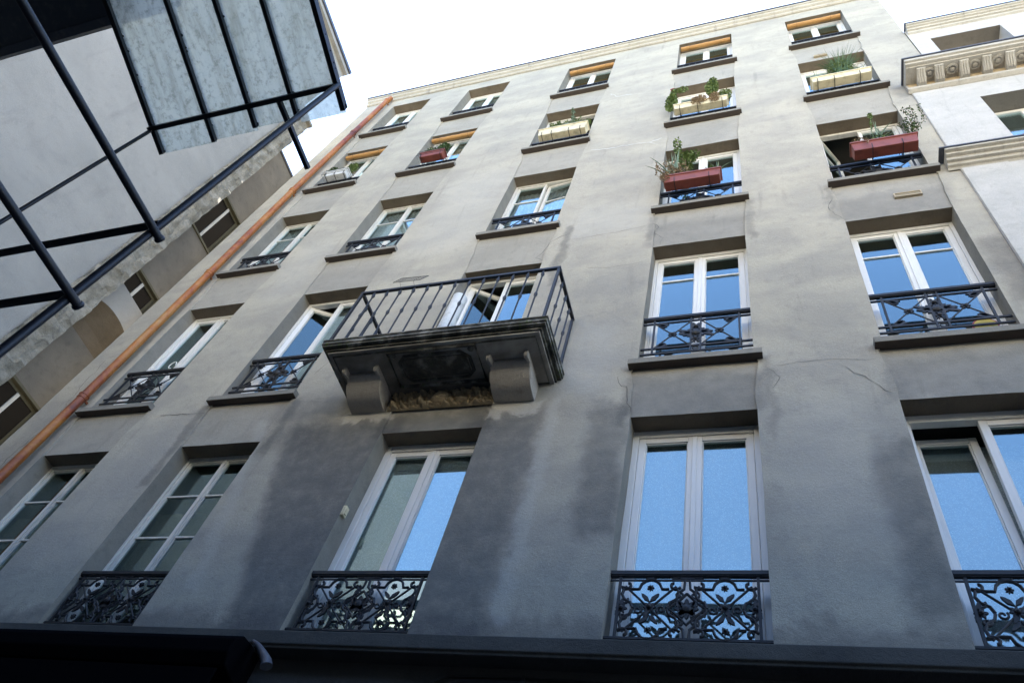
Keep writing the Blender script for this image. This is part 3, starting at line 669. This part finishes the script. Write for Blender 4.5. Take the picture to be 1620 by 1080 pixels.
leaves(bm,(-.88,YP-.03,11.08),(.17,.08,.11),200,.030,0,rng=rg); leaves(bm,(-1.07,YP-.10,10.93),(.07,.05,.13),90,.028,0,rng=rg); plant(t,bm,['dry'],'dry_plant')
bm = NB(); shoot(bm,[(-.86,YP,10.96),(-.84,YP,11.5),(-.94,YP,12.0),(-.98,YP,12.42)],46,.060,.06,0,.006,1); shoot(bm,[(-.82,YP,11.2),(-.76,YP,11.6),(-.68,YP,11.85)],22,.065,.06,0,.005,1); shoot(bm,[(-.86,YP,11.2),(-.9,YP,11.6),(-.86,YP,11.9)],18,.06,.06,0,.005,1)
leaves(bm,(-.80,YP,11.72),(.11,.07,.20),60,.06,0,rng=rg); plant(t,bm,['leaf','stem'],'leafy_weed')
bm = NB(); leaves(bm,(-.50,YP,11.12),(.10,.06,.12),110,.035,0,rng=rg); plant(t,bm,['leaf'],'low_plant'); adopt(t)
t = planter(1.135,1.85,10.865,11.065,'red plastic window box with spiky leaves and a thin airy shrub, below the open sash','terracotta',brk=(.3,.75))
bm = NB(); blades(bm,(1.46,YP,11.03),20,.62,.015,0,.45,rg,.08); leaves(bm,(1.48,YP,11.18),(.14,.07,.12),150,.034,1,rng=rg); plant(t,bm,['blade','leaf'],'spiky_plant')
bm = NB(); leaves(bm,(1.25,YP-.04,11.12),(.11,.06,.11),130,.032,0,rng=rg); shoot(bm,[(1.26,-.23,11.05),(1.32,-.26,10.97),(1.30,-.27,10.88)],5,.02,.015,0,.004); plant(t,bm,['dry'],'dry_plant')
bm = NB(); shoot(bm,[(1.42,YP,11.0),(1.44,YP,11.6),(1.50,YP,12.05)],8,.04,.02,0,.005,0,.6); leaves(bm,(1.50,YP,12.07),(.03,.03,.05),16,.045,0,rng=rg); plant(t,bm,['leaf'],'tall_stem')
bm = NB()
for k in range(8):
    a = rg.uniform(-.25,.65); l = rg.uniform(.45,1.05); p0 = Vector((1.76,YP,11.03)); p1 = p0+Vector((.08+.3*a,-.03,l*.5)); p2 = p0+Vector((.02+.45*a,-.05,l)); shoot(bm,[p0,p1,p2],10,.036,.03,0,.0028,1,.3)
plant(t,bm,['leafd','stem'],'airy_shrub'); adopt(t)
t = planter(-3.30,-2.47,13.62,13.86,'cream window box held by four iron straps with thin wispy stems','creambox',brk=(.1,.3,.65,.88),y0=-.21)
bm = NB()
for k in range(16):
    x = rg.uniform(-3.22,-2.6); h = rg.uniform(.2,.5); shoot(bm,[(x,YP,13.84),(x+rg.uniform(-.05,.05),YP,13.84+h*.6),(x+rg.uniform(-.10,.10),YP-.02,13.84+h)],10,.032,.03,0,.003,0,.1)
leaves(bm,(-3.0,YP,13.98),(.16,.06,.14),170,.036,0,rng=rg); plant(t,bm,['leaf'],'low_plant')
bm = NB(); shoot(bm,[(-2.78,YP,13.84),(-2.80,YP,14.4),(-2.88,YP,14.85)],22,.045,.045,0,.004); leaves(bm,(-2.78,YP,14.15),(.06,.04,.25),60,.04,0,rng=rg); plant(t,bm,['blade'],'pale_shoots')
bm = NB(); leaves(bm,(-2.52,YP,14.0),(.09,.05,.14),90,.04,0,rng=rg); plant(t,bm,['leaf'],'low_plant'); adopt(t)
t = planter(-1.075,-.255,13.65,13.81,'cream window box with purple brown trailing flowers and green shoots','creambox',brk=(.12,.45,.9),y0=-.21)
bm = NB(); leaves(bm,(-1.13,YP,14.15),(.10,.06,.40),230,.055,0,rng=rg); leaves(bm,(-1.12,YP,14.62),(.06,.05,.22),60,.05,0,rng=rg); leaves(bm,(-.98,YP,14.75),(.10,.04,.14),50,.05,0,rng=rg); leaves(bm,(-1.14,YP,14.80),(.03,.03,.05),24,.045,1,rng=rg); stemline(bm,[(-1.07,YP,13.78),(-1.14,YP,14.8)],.004,0); plant(t,bm,['leaf','flower'],'rose_bush')
bm = NB(); leaves(bm,(-.50,YP,14.55),(.11,.06,.38),240,.055,0,rng=rg); leaves(bm,(-.48,YP,14.85),(.07,.05,.16),60,.05,0,rng=rg); stemline(bm,[(-.52,YP,13.78),(-.49,YP,14.9)],.005,0); plant(t,bm,['leaf'],'leafy_weed')
bm = NB(); leaves(bm,(-.30,YP,14.05),(.13,.06,.22),190,.045,0,rng=rg); plant(t,bm,['leaf'],'low_plant')
bm = NB(); leaves(bm,(-.68,-.23,13.76),(.13,.06,.13),260,.032,0,rng=rg); leaves(bm,(-.45,-.23,13.76),(.09,.06,.18),220,.032,0,rng=rg); plant(t,bm,['dry'],'trailing_flowers'); adopt(t)
t = planter(.945,1.765,13.63,13.79,'cream window box with a dense round green bush','creambox',brk=(.1,.38,.8),y0=-.225)
bm = NB(); blades(bm,(1.40,YP,13.85),420,.75,.006,1,.55,rg,.07); leaves(bm,(1.40,YP,14.28),(.19,.12,.30),700,.035,0,rng=rg); plant(t,bm,['leaf','leafd'],'round_bush')
bm = NB(); blades(bm,(1.06,YP,13.76),12,.45,.011,0,.35,rg,.09); plant(t,bm,['blade'],'spiky_plant'); bm = NB(); blades(bm,(1.58,YP,13.76),16,.4,.007,0,.8,rg,.07); leaves(bm,(1.68,YP,13.9),(.08,.05,.12),50,.03,0,rng=rg); plant(t,bm,['leaf'],'low_plant'); adopt(t)
t = planter(-7.37,-6.90,13.62,13.78,'small white window box in a wire cradle with low greenery beside the drainpipe','whitebox',brk=(.1,.5,.9),y0=-.21)
bm = NB(); leaves(bm,(-7.36,YP,13.95),(.13,.06,.18),170,.042,0,rng=rg); leaves(bm,(-7.1,YP,13.85),(.15,.05,.08),80,.035,0,rng=rg); plant(t,bm,['leafd'],'low_plant'); bm = NB(); leaves(bm,(-6.93,YP,13.95),(.11,.06,.2),190,.045,0,rng=rg); plant(t,bm,['leaf'],'leafy_plant')
bm = NB()
for z in (13.64,13.71,13.79): tube(bm,[(-7.4,-.225,z),(-6.87,-.225,z),(-6.87,-.045,z),(-7.4,-.045,z)],.004,4,closed=True)
link('wire_cradle', bm, 'iron', t); adopt(t)
t = planter(-5.48,-5.02,13.68,13.84,'small red window box in a wire cradle below a bamboo blind','terracotta',brk=(.1,.9),y0=-.21)
bm = NB(); leaves(bm,(-5.36,YP,14.0),(.13,.06,.18),120,.045,0,rng=rg); leaves(bm,(-5.15,YP,14.1),(.11,.06,.22),150,.055,0,rng=rg); blades(bm,(-5.2,YP,13.85),8,.4,.013,0,.8,rg,.06); plant(t,bm,['leafd'],'leafy_plant')
bm = NB()
for z in (13.70,13.77,13.85): tube(bm,[(-5.51,-.225,z),(-4.99,-.225,z),(-4.99,-.045,z),(-5.51,-.045,z)],.004,4,closed=True)
link('wire_cradle', bm, 'iron', t); adopt(t)
# yellow round sign-like plate behind the guard of the fifth window
bm = NB(); lathe(bm,(1.71,.13,7.56),[(.10,-.006),(.10,.006)],28,Vector((0,1,0))); pl = link('round_plate', bm, 'redrim'); tag(pl,'round yellow plate with a red rim behind a window guard at the right','plate')
bm = NB(); lathe(bm,(1.71,.122,7.56),[(.085,-.004),(.085,.004)],28,Vector((0,1,0))); o = link('face', bm, 'yellow', pl)
# wire rack on the balcony rail
bm = NB(); yr = -.65
c4 = [Vector((-3.76,-.60,8.42)),Vector((-3.42,-.60,8.40)),Vector((-3.36,-.74,8.06)),Vector((-3.68,-.74,8.08))]
tube(bm,c4,.0035,4,closed=True)
for k in (1,2,3): f = k/4; tube(bm,[c4[0].lerp(c4[3],f),c4[1].lerp(c4[2],f)],.0018,4)
for f in (.25,.75): p = c4[0].lerp(c4[1],f); q = c4[3].lerp(c4[2],f); tube(bm,[p,q,q+Vector((0,.10,-.04)),(q.x,yr+.045,8.10)],.0018,4)
tag(link('wire_rack', bm, 'iron'), 'thin wire rack hooked over the balcony handrail', 'rack')
# rolled white mat standing on balcony
bm = NB(); lathe(bm,(-3.28,-.12,zt+.003),[(.085,0),(.085,1.45),(.07,1.451),(.07,1.3)],20); tag(link('rolled_mat', bm, 'whitebox'), 'pale rolled mat standing upright on the balcony beside its window', 'mat')
# shop awning, cables at the foot of the facade
t = thing('shop_awning','black folded shop awning under the band course at lower left','awning',(-6,-.3,3.9))
bm = NB(); prism(bm,[(-.14,4.17),(-.30,4.16),(-.36,4.10),(-.37,4.0),(-.33,3.92),(-.14,3.88)],-8.5,-3.50); link('cassette', bm, 'awn', t, bevel=.01)
bm = NB(); box(bm,-8.4,-3.55,-.34,-.325,3.45,3.9); link('valance', bm, 'awn', t)
bm = NB(); tube(bm,[(-3.50,-.20,4.19),(-3.42,-.23,4.14),(-3.33,-.26,4.07),(-3.25,-.28,4.0),(-3.23,-.28,3.96)],.012,14,r2=.040); link('end_cap', bm, 'zinc', t); adopt(t)
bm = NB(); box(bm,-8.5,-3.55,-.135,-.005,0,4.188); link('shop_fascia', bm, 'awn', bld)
for k,(dz,lab) in enumerate(((0,'upper black cable clipped along the wall under the band course'),(.035,'middle black cable clipped along the wall under the band course'),(.075,'lowest black cable turning down under the band course'))):
    bm = NB(); z = 4.12-dz; r = .009+.003*(k==1)
    pts = [(-2.25+.07*k,-.014,3.5),(-2.24+.07*k,-.014,3.95-dz),(-2.19+.07*k,-.014,z-.04),(-2.08+.07*k,-.014,z)]+[(x,-.014,z-.006*math.sin(x*5+k)) for x in (-1.7,-1.3,-.9,-.5,0,.5,1,1.6,2.3)]
    tube(bm,pts,r,6)
    for x in (-1.6,-.9,-.2,.5,1.2): box(bm,x-.01,x+.01,-.03,.006,z-.014,z+.014)
    tag(link('cable', bm, 'cable'), lab, 'cable', 'cables under the band course')
# ================================================================ right-hand building
rb = thing('white_building','white plastered neighbouring building with carved cream cornices at the right edge','building',(5,0,0))
bm = NB(); yw = -.012
W = [(2.84,3.80,14.0,15.27),(2.836,3.82,10.75,12.41),(2.84,3.8,7.6,9.4)]
xs2 = sorted({XR+.002,2.584,8.0}|{w_[0] for w_ in W}|{w_[1] for w_ in W}); zs2 = sorted({0,10.35,13.39,16.0}|{w_[2] for w_ in W}|{w_[3] for w_ in W})
def quad(bm,p,mi=0): f = bm.faces.new([bm.verts.new(q) for q in p]); f.material_index = mi; return f
for x1,x2 in zip(xs2,xs2[1:]):
    for z1,z2 in zip(zs2,zs2[1:]):
        xm,zm = (x1+x2)/2,(z1+z2)/2
        if xm<2.584 and zm>13.39: continue
        if any(w_[0]<xm<w_[1] and w_[2]<zm<w_[3] for w_ in W): continue
        quad(bm,((x1,yw,z1),(x2,yw,z1),(x2,yw,z2),(x1,yw,z2)))
quad(bm,((XR+.002,yw,0),(XR+.002,.02,0),(XR+.002,.02,13.39),(XR+.002,yw,13.39)))
for a,b,c,d in W:
    yd = .30
    quad(bm,((a,yw,c),(a,yd,c),(a,yd,d),(a,yw,d))); quad(bm,((b,yw,c),(b,yd,c),(b,yd,d),(b,yw,d))); quad(bm,((a,yw,d),(b,yw,d),(b,yd,d),(a,yd,d)),1); quad(bm,((a,yw,c),(b,yw,c),(b,yd,c),(a,yd,c)))
link('wall', bm, ['whitewall','beige'], rb)
bm = NB(); box(bm,2.63,8,.5,8,0,15.9); box(bm,2.6,8,-.03,8,15.93,16.02); link('rear_wall', bm, 'whitewall', rb)
bm = NB()
for a,b,c,d in W: 
    P = [bm.verts.new((x,y,z)) for y in (.3,1.6) for z in (c,d) for x in (a,b)]
    for f in ((4,5,7,6),(0,4,6,2),(1,3,7,5),(0,1,5,4),(2,6,7,3)): bm.faces.new([P[i] for i in f])
link('interior_wall', bm, 'room', rb)
for k,(a,b,c,d) in enumerate(W):
    bm = NB(); y=.24; fr=.06
    box(bm,a-.01,a+fr,y,y+.06,c,d+.005); box(bm,b-fr,b+.01,y,y+.06,c,d+.005); box(bm,a+fr,b-fr,y+.001,y+.059,d-fr,d+.004); box(bm,a+fr,b-fr,y+.001,y+.059,c,c+fr); 
    if k!=0: box(bm,(a+b)/2-.04,(a+b)/2+.04,y+.002,y+.058,c+fr,d-fr)
    o = link('window', bm, 'pvc', rb, bevel=.004); bm = NB()
    if k==0:
        rot = Matrix.Translation((0,y,c+.08)) @ Matrix.Rotation(R_(-14),4,'X') @ Matrix.Translation((0,-y,-c-.08))
        box(bm,a+.07,b-.07,y+.02,y+.05,c+.1,d-.1,rot=rot); link('sash', bm, 'darkglass', o)
    else: box(bm,a+fr,b-fr,y+.02,y+.026,c+fr,d-fr); link('pane', bm, 'glass', o)
def moulding(prof, x0, name, mat, xr=8.0, ret=.0):
    bm = NB(); prism(bm, prof, x0, xr); return link(name, bm, mat, rb, bevel=.004)
# top cornice
moulding([(-.01,15.94),(-.15,15.94),(-.15,15.915),(-.01,15.905)],2.58,'cornice_flashing','zinc')
moulding([(-.01,15.904),(-.14,15.904),(-.14,15.86),(-.11,15.85),(-.11,15.82),(-.08,15.81),(-.075,15.77),(-.045,15.76),(-.045,15.70),(-.02,15.68),(-.01,15.66)],2.60,'cornice','limestone')
# corbelled cornice
moulding([(-.01,13.385),(-.385,13.385),(-.385,13.355),(-.01,13.345)],2.09,'cornice_flashing','zinc')
cn = moulding([(-.01,13.344),(-.37,13.344),(-.37,13.27),(-.34,13.262),(-.335,13.225),(-.29,13.22),(-.29,13.20),(-.05,13.20),(-.05,13.06),(-.07,13.05),(-.07,12.99),(-.03,12.96),(-.01,12.95)],2.115,'cornice','limestone')
for i,x in enumerate((2.30,2.52,2.82,3.09,3.36,3.63,3.90,4.17,4.44)):
    bm = NB(); prism(bm,[(-.04,13.20),(-.265,13.20),(-.275,13.185),(-.265,13.165),(-.22,13.155),(-.18,13.13),(-.16,13.10),(-.13,13.075),(-.09,13.065),(-.04,13.063)],x-.055,x+.055)
    for s in (-.03,0,.03): tube(bm,[(x+s,-.262,13.175),(x+s,-.215,13.15),(x+s,-.165,13.10),(x+s,-.10,13.065)],.014,6)
    link('corbel', bm, 'limestone', cn, bevel=.004)
    if i: 
        xm = x-.135 if i>1 else x-.11; bm = NB(); lathe(bm,(xm,-.17,13.199),[(.075,0),(.075,-.016),(.052,-.02),(.050,-.004),(.034,-.004),(.028,-.024),(.010,-.028)],10); 
        for k in range(8): lathe(bm,(xm+.06*math.cos(k*.785),-.17+.06*math.sin(k*.785),13.196),[(.012,0),(.008,-.012)],6)
        link('rosette', bm, 'limestone', cn)
bm = NB(); box(bm,2.14,8,-.056,-.051,13.07,13.195); link('recess_shade_strip', bm, 'relief', cn)  # thin brown sheet behind the corbels; recess shade put into its colour
# lower cornice
moulding([(-.01,10.60),(-.20,10.60),(-.20,10.575),(-.01,10.565)],1.98,'cornice_flashing','zinc')
moulding([(-.01,10.564),(-.19,10.564),(-.19,10.53),(-.15,10.52),(-.15,10.485),(-.11,10.475),(-.105,10.43),(-.07,10.425),(-.06,10.39),(-.03,10.38),(-.01,10.35)],2.03,'cornice','limestone')
bm = NB(); box(bm,2.156,2.60,-.027,-.013,4.4,10.345); box(bm,2.156,2.62,-.022,-.013,10.61,12.94); link('pilaster', bm, 'whitewall', rb, bevel=.004)
t = thing('flower_pot','dark red flowering plant at the window of the white building','plant',(3.2,.1,10.85))
bm = NB(); lathe(bm,(3.12,.05,10.64),[(.07,0),(.09,.16),(.1,.17)],14); link('pot', bm, 'terracotta', t)
bm = NB(); leaves(bm,(3.08,.02,10.98),(.16,.13,.15),400,.05,0,rng=rg); leaves(bm,(3.25,.05,10.9),(.1,.1,.1),120,.04,1,rng=rg); link('foliage', bm, ['flower','leafd'], t); adopt(t)
# ================================================================ left-hand building (cul-de-sac wall)
lb = thing('cream_building','pale cream blank-walled building with a rough stone corner band left of the drainpipe','building',(-9,-4,0))
xa = -8.75
bm = NB(); yv = lines([-8.3,-.90],.3); zz = lines([0,18.5],.5)
G = {(i,j): bm.verts.new(Vector((xa,y,z))+noise.noise_vector(Vector((3,y,z)))*.006) for i,y in enumerate(yv) for j,z in enumerate(zz)}
for i in range(len(yv)-1):
    for j in range(len(zz)-1): bm.faces.new((G[i,j],G[i+1,j],G[i+1,j+1],G[i,j+1])).smooth = True
link('wall', bm, 'creamwall', lb)
bm = NB(); box(bm,-14,xa-.01,-8.3,-.90,0,18.5); link('side_wall', bm, 'creamwall', lb)
bm = NB(); box(bm,-14.1,xa+.14,-8.4,-.87,18.5,18.58); link('roof_edge', bm, 'zinc', lb); bm = NB(); box(bm,-14.05,xa+.10,-8.35,-.88,18.40,18.499); link('cornice', bm, 'creamwall', lb)
# rough stone band
bm = NB(); yb = lines([-.93,-.50],.035); zb = lines([0,16.0],.05); Q = {}
for i,y in enumerate(yb):
    for j,z in enumerate(zb):
        c = math.floor(z/.42+.3*math.sin(math.floor(y/.3))); f = (z/.42)%1; jn = 1 if .05<f<.95 else .4
        x = xa+.035+.03*noise.noise(Vector((y*9,z*5,1)))*1.2*jn+.014*((c*7)%3)
        Q[i,j] = bm.verts.new((x,y+ (.02*noise.noise(Vector((z*4,2,7))) if i==len(yb)-1 else 0),z))
for i in range(len(yb)-1):
    for j in range(len(zb)-1): bm.faces.new((Q[i,j],Q[i+1,j],Q[i+1,j+1],Q[i,j+1]))
for j in range(len(zb)-1):
    n_ = len(yb)-1; a_,b_ = Q[n_,j],Q[n_,j+1]; bm.faces.new((a_,bm.verts.new((xa-.6,a_.co.y,a_.co.z)),bm.verts.new((xa-.6,b_.co.y,b_.co.z)),b_))
link('stone_band', bm, 'stone', lb); bm = NB(); box(bm,xa-.4,xa+.12,-.97,-.49,16.0,16.07); link('coping', bm, 'stone', lb)
# recessed wall with small windows
xw = -9.3
bm = NB(); WW = [(-.29,.32,9.9,10.62),(-.29,.32,12.2,13.34),(-.29,.35,6.2,7.85),(-.29,.32,8.9,9.1)]
ys = sorted({-1.0,2.5}|{q for w_ in WW for q in w_[:2]}); zs = sorted({0,15.57}|{q for w_ in WW for q in w_[2:]})
for y1,y2 in zip(ys,ys[1:]):
    for z1,z2 in zip(zs,zs[1:]):
        ym,zm = (y1+y2)/2,(z1+z2)/2
        if any(w_[0]<ym<w_[1] and w_[2]<zm<w_[3] for w_ in WW[:3]): continue
        quad(bm,((xw,y1,z1),(xw,y2,z1),(xw,y2,z2),(xw,y1,z2)))
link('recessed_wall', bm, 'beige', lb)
bm = NB(); box(bm,xw-.3,xw+.03,-.9,2.5,15.57,15.62); link('parapet_edge', bm, 'zinc', lb)
for a,b,c,d in WW[:3]:
    bm = NB(); f = .045; x0,x1 = xw-.10,xw-.05
    box(bm,x0,x1,a,a+f,c,d); box(bm,x0,x1,b-f,b,c,d); box(bm,x0,x1,a+f,b-f,d-f,d); box(bm,x0,x1,a+f,b-f,c,c+f); box(bm,x0+.001,x1+.012,(a+b)/2-.05,(a+b)/2+.0,c+f,d-f,1)
    o = link('window', bm, ['olive','oldpaint'], lb); bm = NB(); box(bm,x0+.03,x0+.04,a+f,b-f,c+f,d-f); link('pane', bm, 'darkglass', o)
    bm = NB(); box(bm,xw-.2,xw+.012,b,b+.04,c-.05,d+.05); box(bm,xw-.2,xw+.012,a,b,d,d+.04); box(bm,xw-.2,xw+.03,a,b,c-.04,c); link('surround', bm, 'olive', o)
# half arch spanning the gap
bm = NB(); ny = 24; rows = []
for i in range(ny+1):
    y = -.80+1.45*i/ny; zf = 9.50-.30*abs((y+.05)/.62)**2.2; row = [(-9.3,9.95),(-9.0,9.93),(-9.0,zf)]
    for k in range(1,7): t_ = k/6; row.append((-9.0-.3*t_, zf-(zf-9.02)*(1-(1-t_)**.5 if t_<1 else 1)))
    rows.append([bm.verts.new((x,y,z)) for x,z in row])
for A,B in zip(rows,rows[1:]):
    for k in range(len(A)-1): f = bm.faces.new((A[k],B[k],B[k+1],A[k+1])); f.material_index = 1 if k>=2 else 0
for A in (rows[0],rows[-1]): bm.faces.new(A)
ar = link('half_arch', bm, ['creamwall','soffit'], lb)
# ================================================================ building the camera leans against, the sunlit one behind it, and an added sun-bouncing block
ob = thing('low_building','low grey building across the street, behind the steel canopy','building',(0,-7,0))
bm = NB(); box(bm,-8.7,9,-9,-5.2,0,7.7); link('wall', bm, 'opp', ob); bm = NB(); box(bm,-8.72,9.1,-9.1,-5.1,7.7,7.82); link('roof', bm, 'gravel', ob)  # out of view; height and dark walls shaped to dim the lower facade
bm = NB(); box(bm,-8.6,-3.12,-5.2,-3.93,5.80,5.9); prism(bm,[(-3.93,5.93),(-3.87,5.93),(-3.86,5.85),(-3.88,5.80),(-3.93,5.79)],-8.6,-3.1); link('eaves_board', bm, 'zinc', ob)
sb = thing('sunlit_building','cream building across the yard, mirrored in the window under the balcony','building',(-17,-16,0))
bm = NB(); box(bm,-26,-10.2,-22,-14,0,15.4); link('wall', bm, 'sunny', sb)
bm = NB(); prism(bm,[(-14.0,15.4),(-15.2,17.4),(-20.8,17.4),(-22,15.4)],-26,-10.2); rf = link('roof', bm, 'slate', sb)
for x in (-11.5,-16): 
    bm = NB(); box(bm,x-.5,x+.5,-16.5,-15.5,16.5,18.3); 
    for k in (-.3,0,.3): lathe(bm,(x+k,-16,18.3),[(.11,0),(.09,.4)],10)
    link('chimney', bm, 'sunny', rf)
for r_ in range(5):
    for x in (-11.6,-13.6,-15.6,-17.6,-19.6,-21.6,-23.6): bm = NB(); box(bm,x-.5,x+.5,-14.05,-13.99,2+r_*2.7,3.7+r_*2.7); link('window', bm, 'darkglass', sb)
lr = thing('bounce_building','unseen long pale building added behind the low grey one to bounce sun onto the facade','building',(4,-16,0))
bm = NB(); box(bm,-10.1,22,-22,-14.2,0,12.6); link('wall', bm, 'sunny', lr); bm = NB(); prism(bm,[(-14.1,12.6),(-19.5,16.2),(-20.8,16.2),(-22,12.6)],-10.1,22.1); link('roof', bm, 'tiles', lr)  # unseen addition; pale walls and warm roof throw sun onto the upper facade
for r_ in range(4):
    for x in range(-8,22,3): bm = NB(); box(bm,x-.5,x+.5,-14.25,-14.19,2+r_*2.7,3.7+r_*2.7); link('window', bm, 'darkglass', lr)
adopt(lr)
an = NB(); tube(an,[(-10.8,-15,17.2),(-10.8,-15,20.5)],.03,6)
for z in (20.3,19.8,19.3): tube(an,[(-11.5,-15,z),(-10.1,-15,z)],.02,5)
tag(link('roof_antenna', an, 'zinc'), 'thin comb antenna on the cream building, seen only as a reflection', 'antenna')
# ================================================================ steel and glass canopy
cp = thing('glass_canopy','black steel canopy frame with dirty glass panes, overhead at upper left','canopy',(-2.6,-3.36,0))
K = .21; y1_ = -3.352; zp = 5.35
def cz(y): return zp+K*(y1_-y)
RX = [-3.205,-2.835,-2.549,-2.279,-2.0]; RE = [-3.205,-3.21,-3.235,-3.225,-3.225]
for i,(x,ye) in enumerate(zip(RX,RE)):
    bm = NB(); w_ = .012 if i not in (0,4) else .014
    n = 40; pr = None
    for (dx,dz0,dz1) in ((w_,-.030,-.012),(.005,-.012,.028)):
        vs = []
        for y in (-5.2,ye):
            for sx in (-dx,dx):
                for dz in (dz0,dz1): vs.append((x+sx,y,cz(y)+dz))
        P = [bm.verts.new(q) for q in vs]
        for f in ((0,1,3,2),(4,6,7,5),(0,4,5,1),(2,3,7,6),(0,2,6,4),(1,5,7,3)): bm.faces.new([P[q] for q in f])
    random.seed(i+20)
    for k in range(30): y = random.uniform(-5,ye); s = random.choice((-1,1)); bmesh.ops.create_icosphere(bm, subdivisions=1, radius=random.uniform(.004,.009), matrix=Matrix.Translation((x+s*w_*.9,y,cz(y)-.004)))
    link('rafter', bm, 'steel', cp)
bm = NB(); box(bm,RX[0]-.01,RX[-1]+.01,y1_-.013,y1_+.013,zp-.055,zp-.031); link('purlin', bm, 'steel', cp)
for i in range(4):
    bm = NB(); a,b = RX[i]+.002,RX[i+1]-.002; ye = (-3.20,-3.212,-3.228,-3.205)[i]; dz = .004*(i%2)
    for (y0,y2,dd) in ((-5.2,-4.1,.010),(-4.12,ye,.004)):
        P = [bm.verts.new((x,y,cz(y)+dd+t_)) for t_ in (0,.006) for y in (y0,y2) for x in (a,b)]
        for f in ((0,2,3,1),(4,5,7,6),(0,1,5,4),(2,6,7,3),(0,4,6,2),(1,3,7,5)): bm.faces.new([P[q] for q in f])
    link('glass_pane', bm, 'canopyglass', cp)
def bar(name, p, q, r, n=12): 
    bm = NB(); tube(bm,[p,q],r,n); return link(name, bm, 'steel', cp)
bar('post',(-1.985,-3.352,0),(-1.985,-3.352,5.32),.014); bar('post',(-3.17,-3.345,0),(-3.20,-3.345,5.32),.010)
bar('side_rail',(-1.965,-5.2,3.62),(-1.965,-3.33,3.655),.0145); bar('side_rail',(-1.965,-5.2,3.20),(-1.965,-3.33,3.225),.014)
bar('front_rail',(-8.7,-3.355,3.70),(-1.985,-3.355,3.715),.0145); bar('front_rail',(-8.7,-3.355,3.235),(-1.985,-3.355,3.25),.014)
bm = NB(); box(bm,-2.36,-2.335,-3.36,-2.955,5.30,5.325); link('bracket_arm', bm, 'steel', cp)
for z in (3.655,3.225):
    bm = NB(); lathe(bm,(-1.965,-3.33,z),[(.017,0),(.019,.008),(.016,.014)],14,Vector((0,1,0))); link('end_cap', bm, 'steel', cp)
adopt(cp)
for r_ in (bld,rb,lb,ob,sb): adopt(r_)
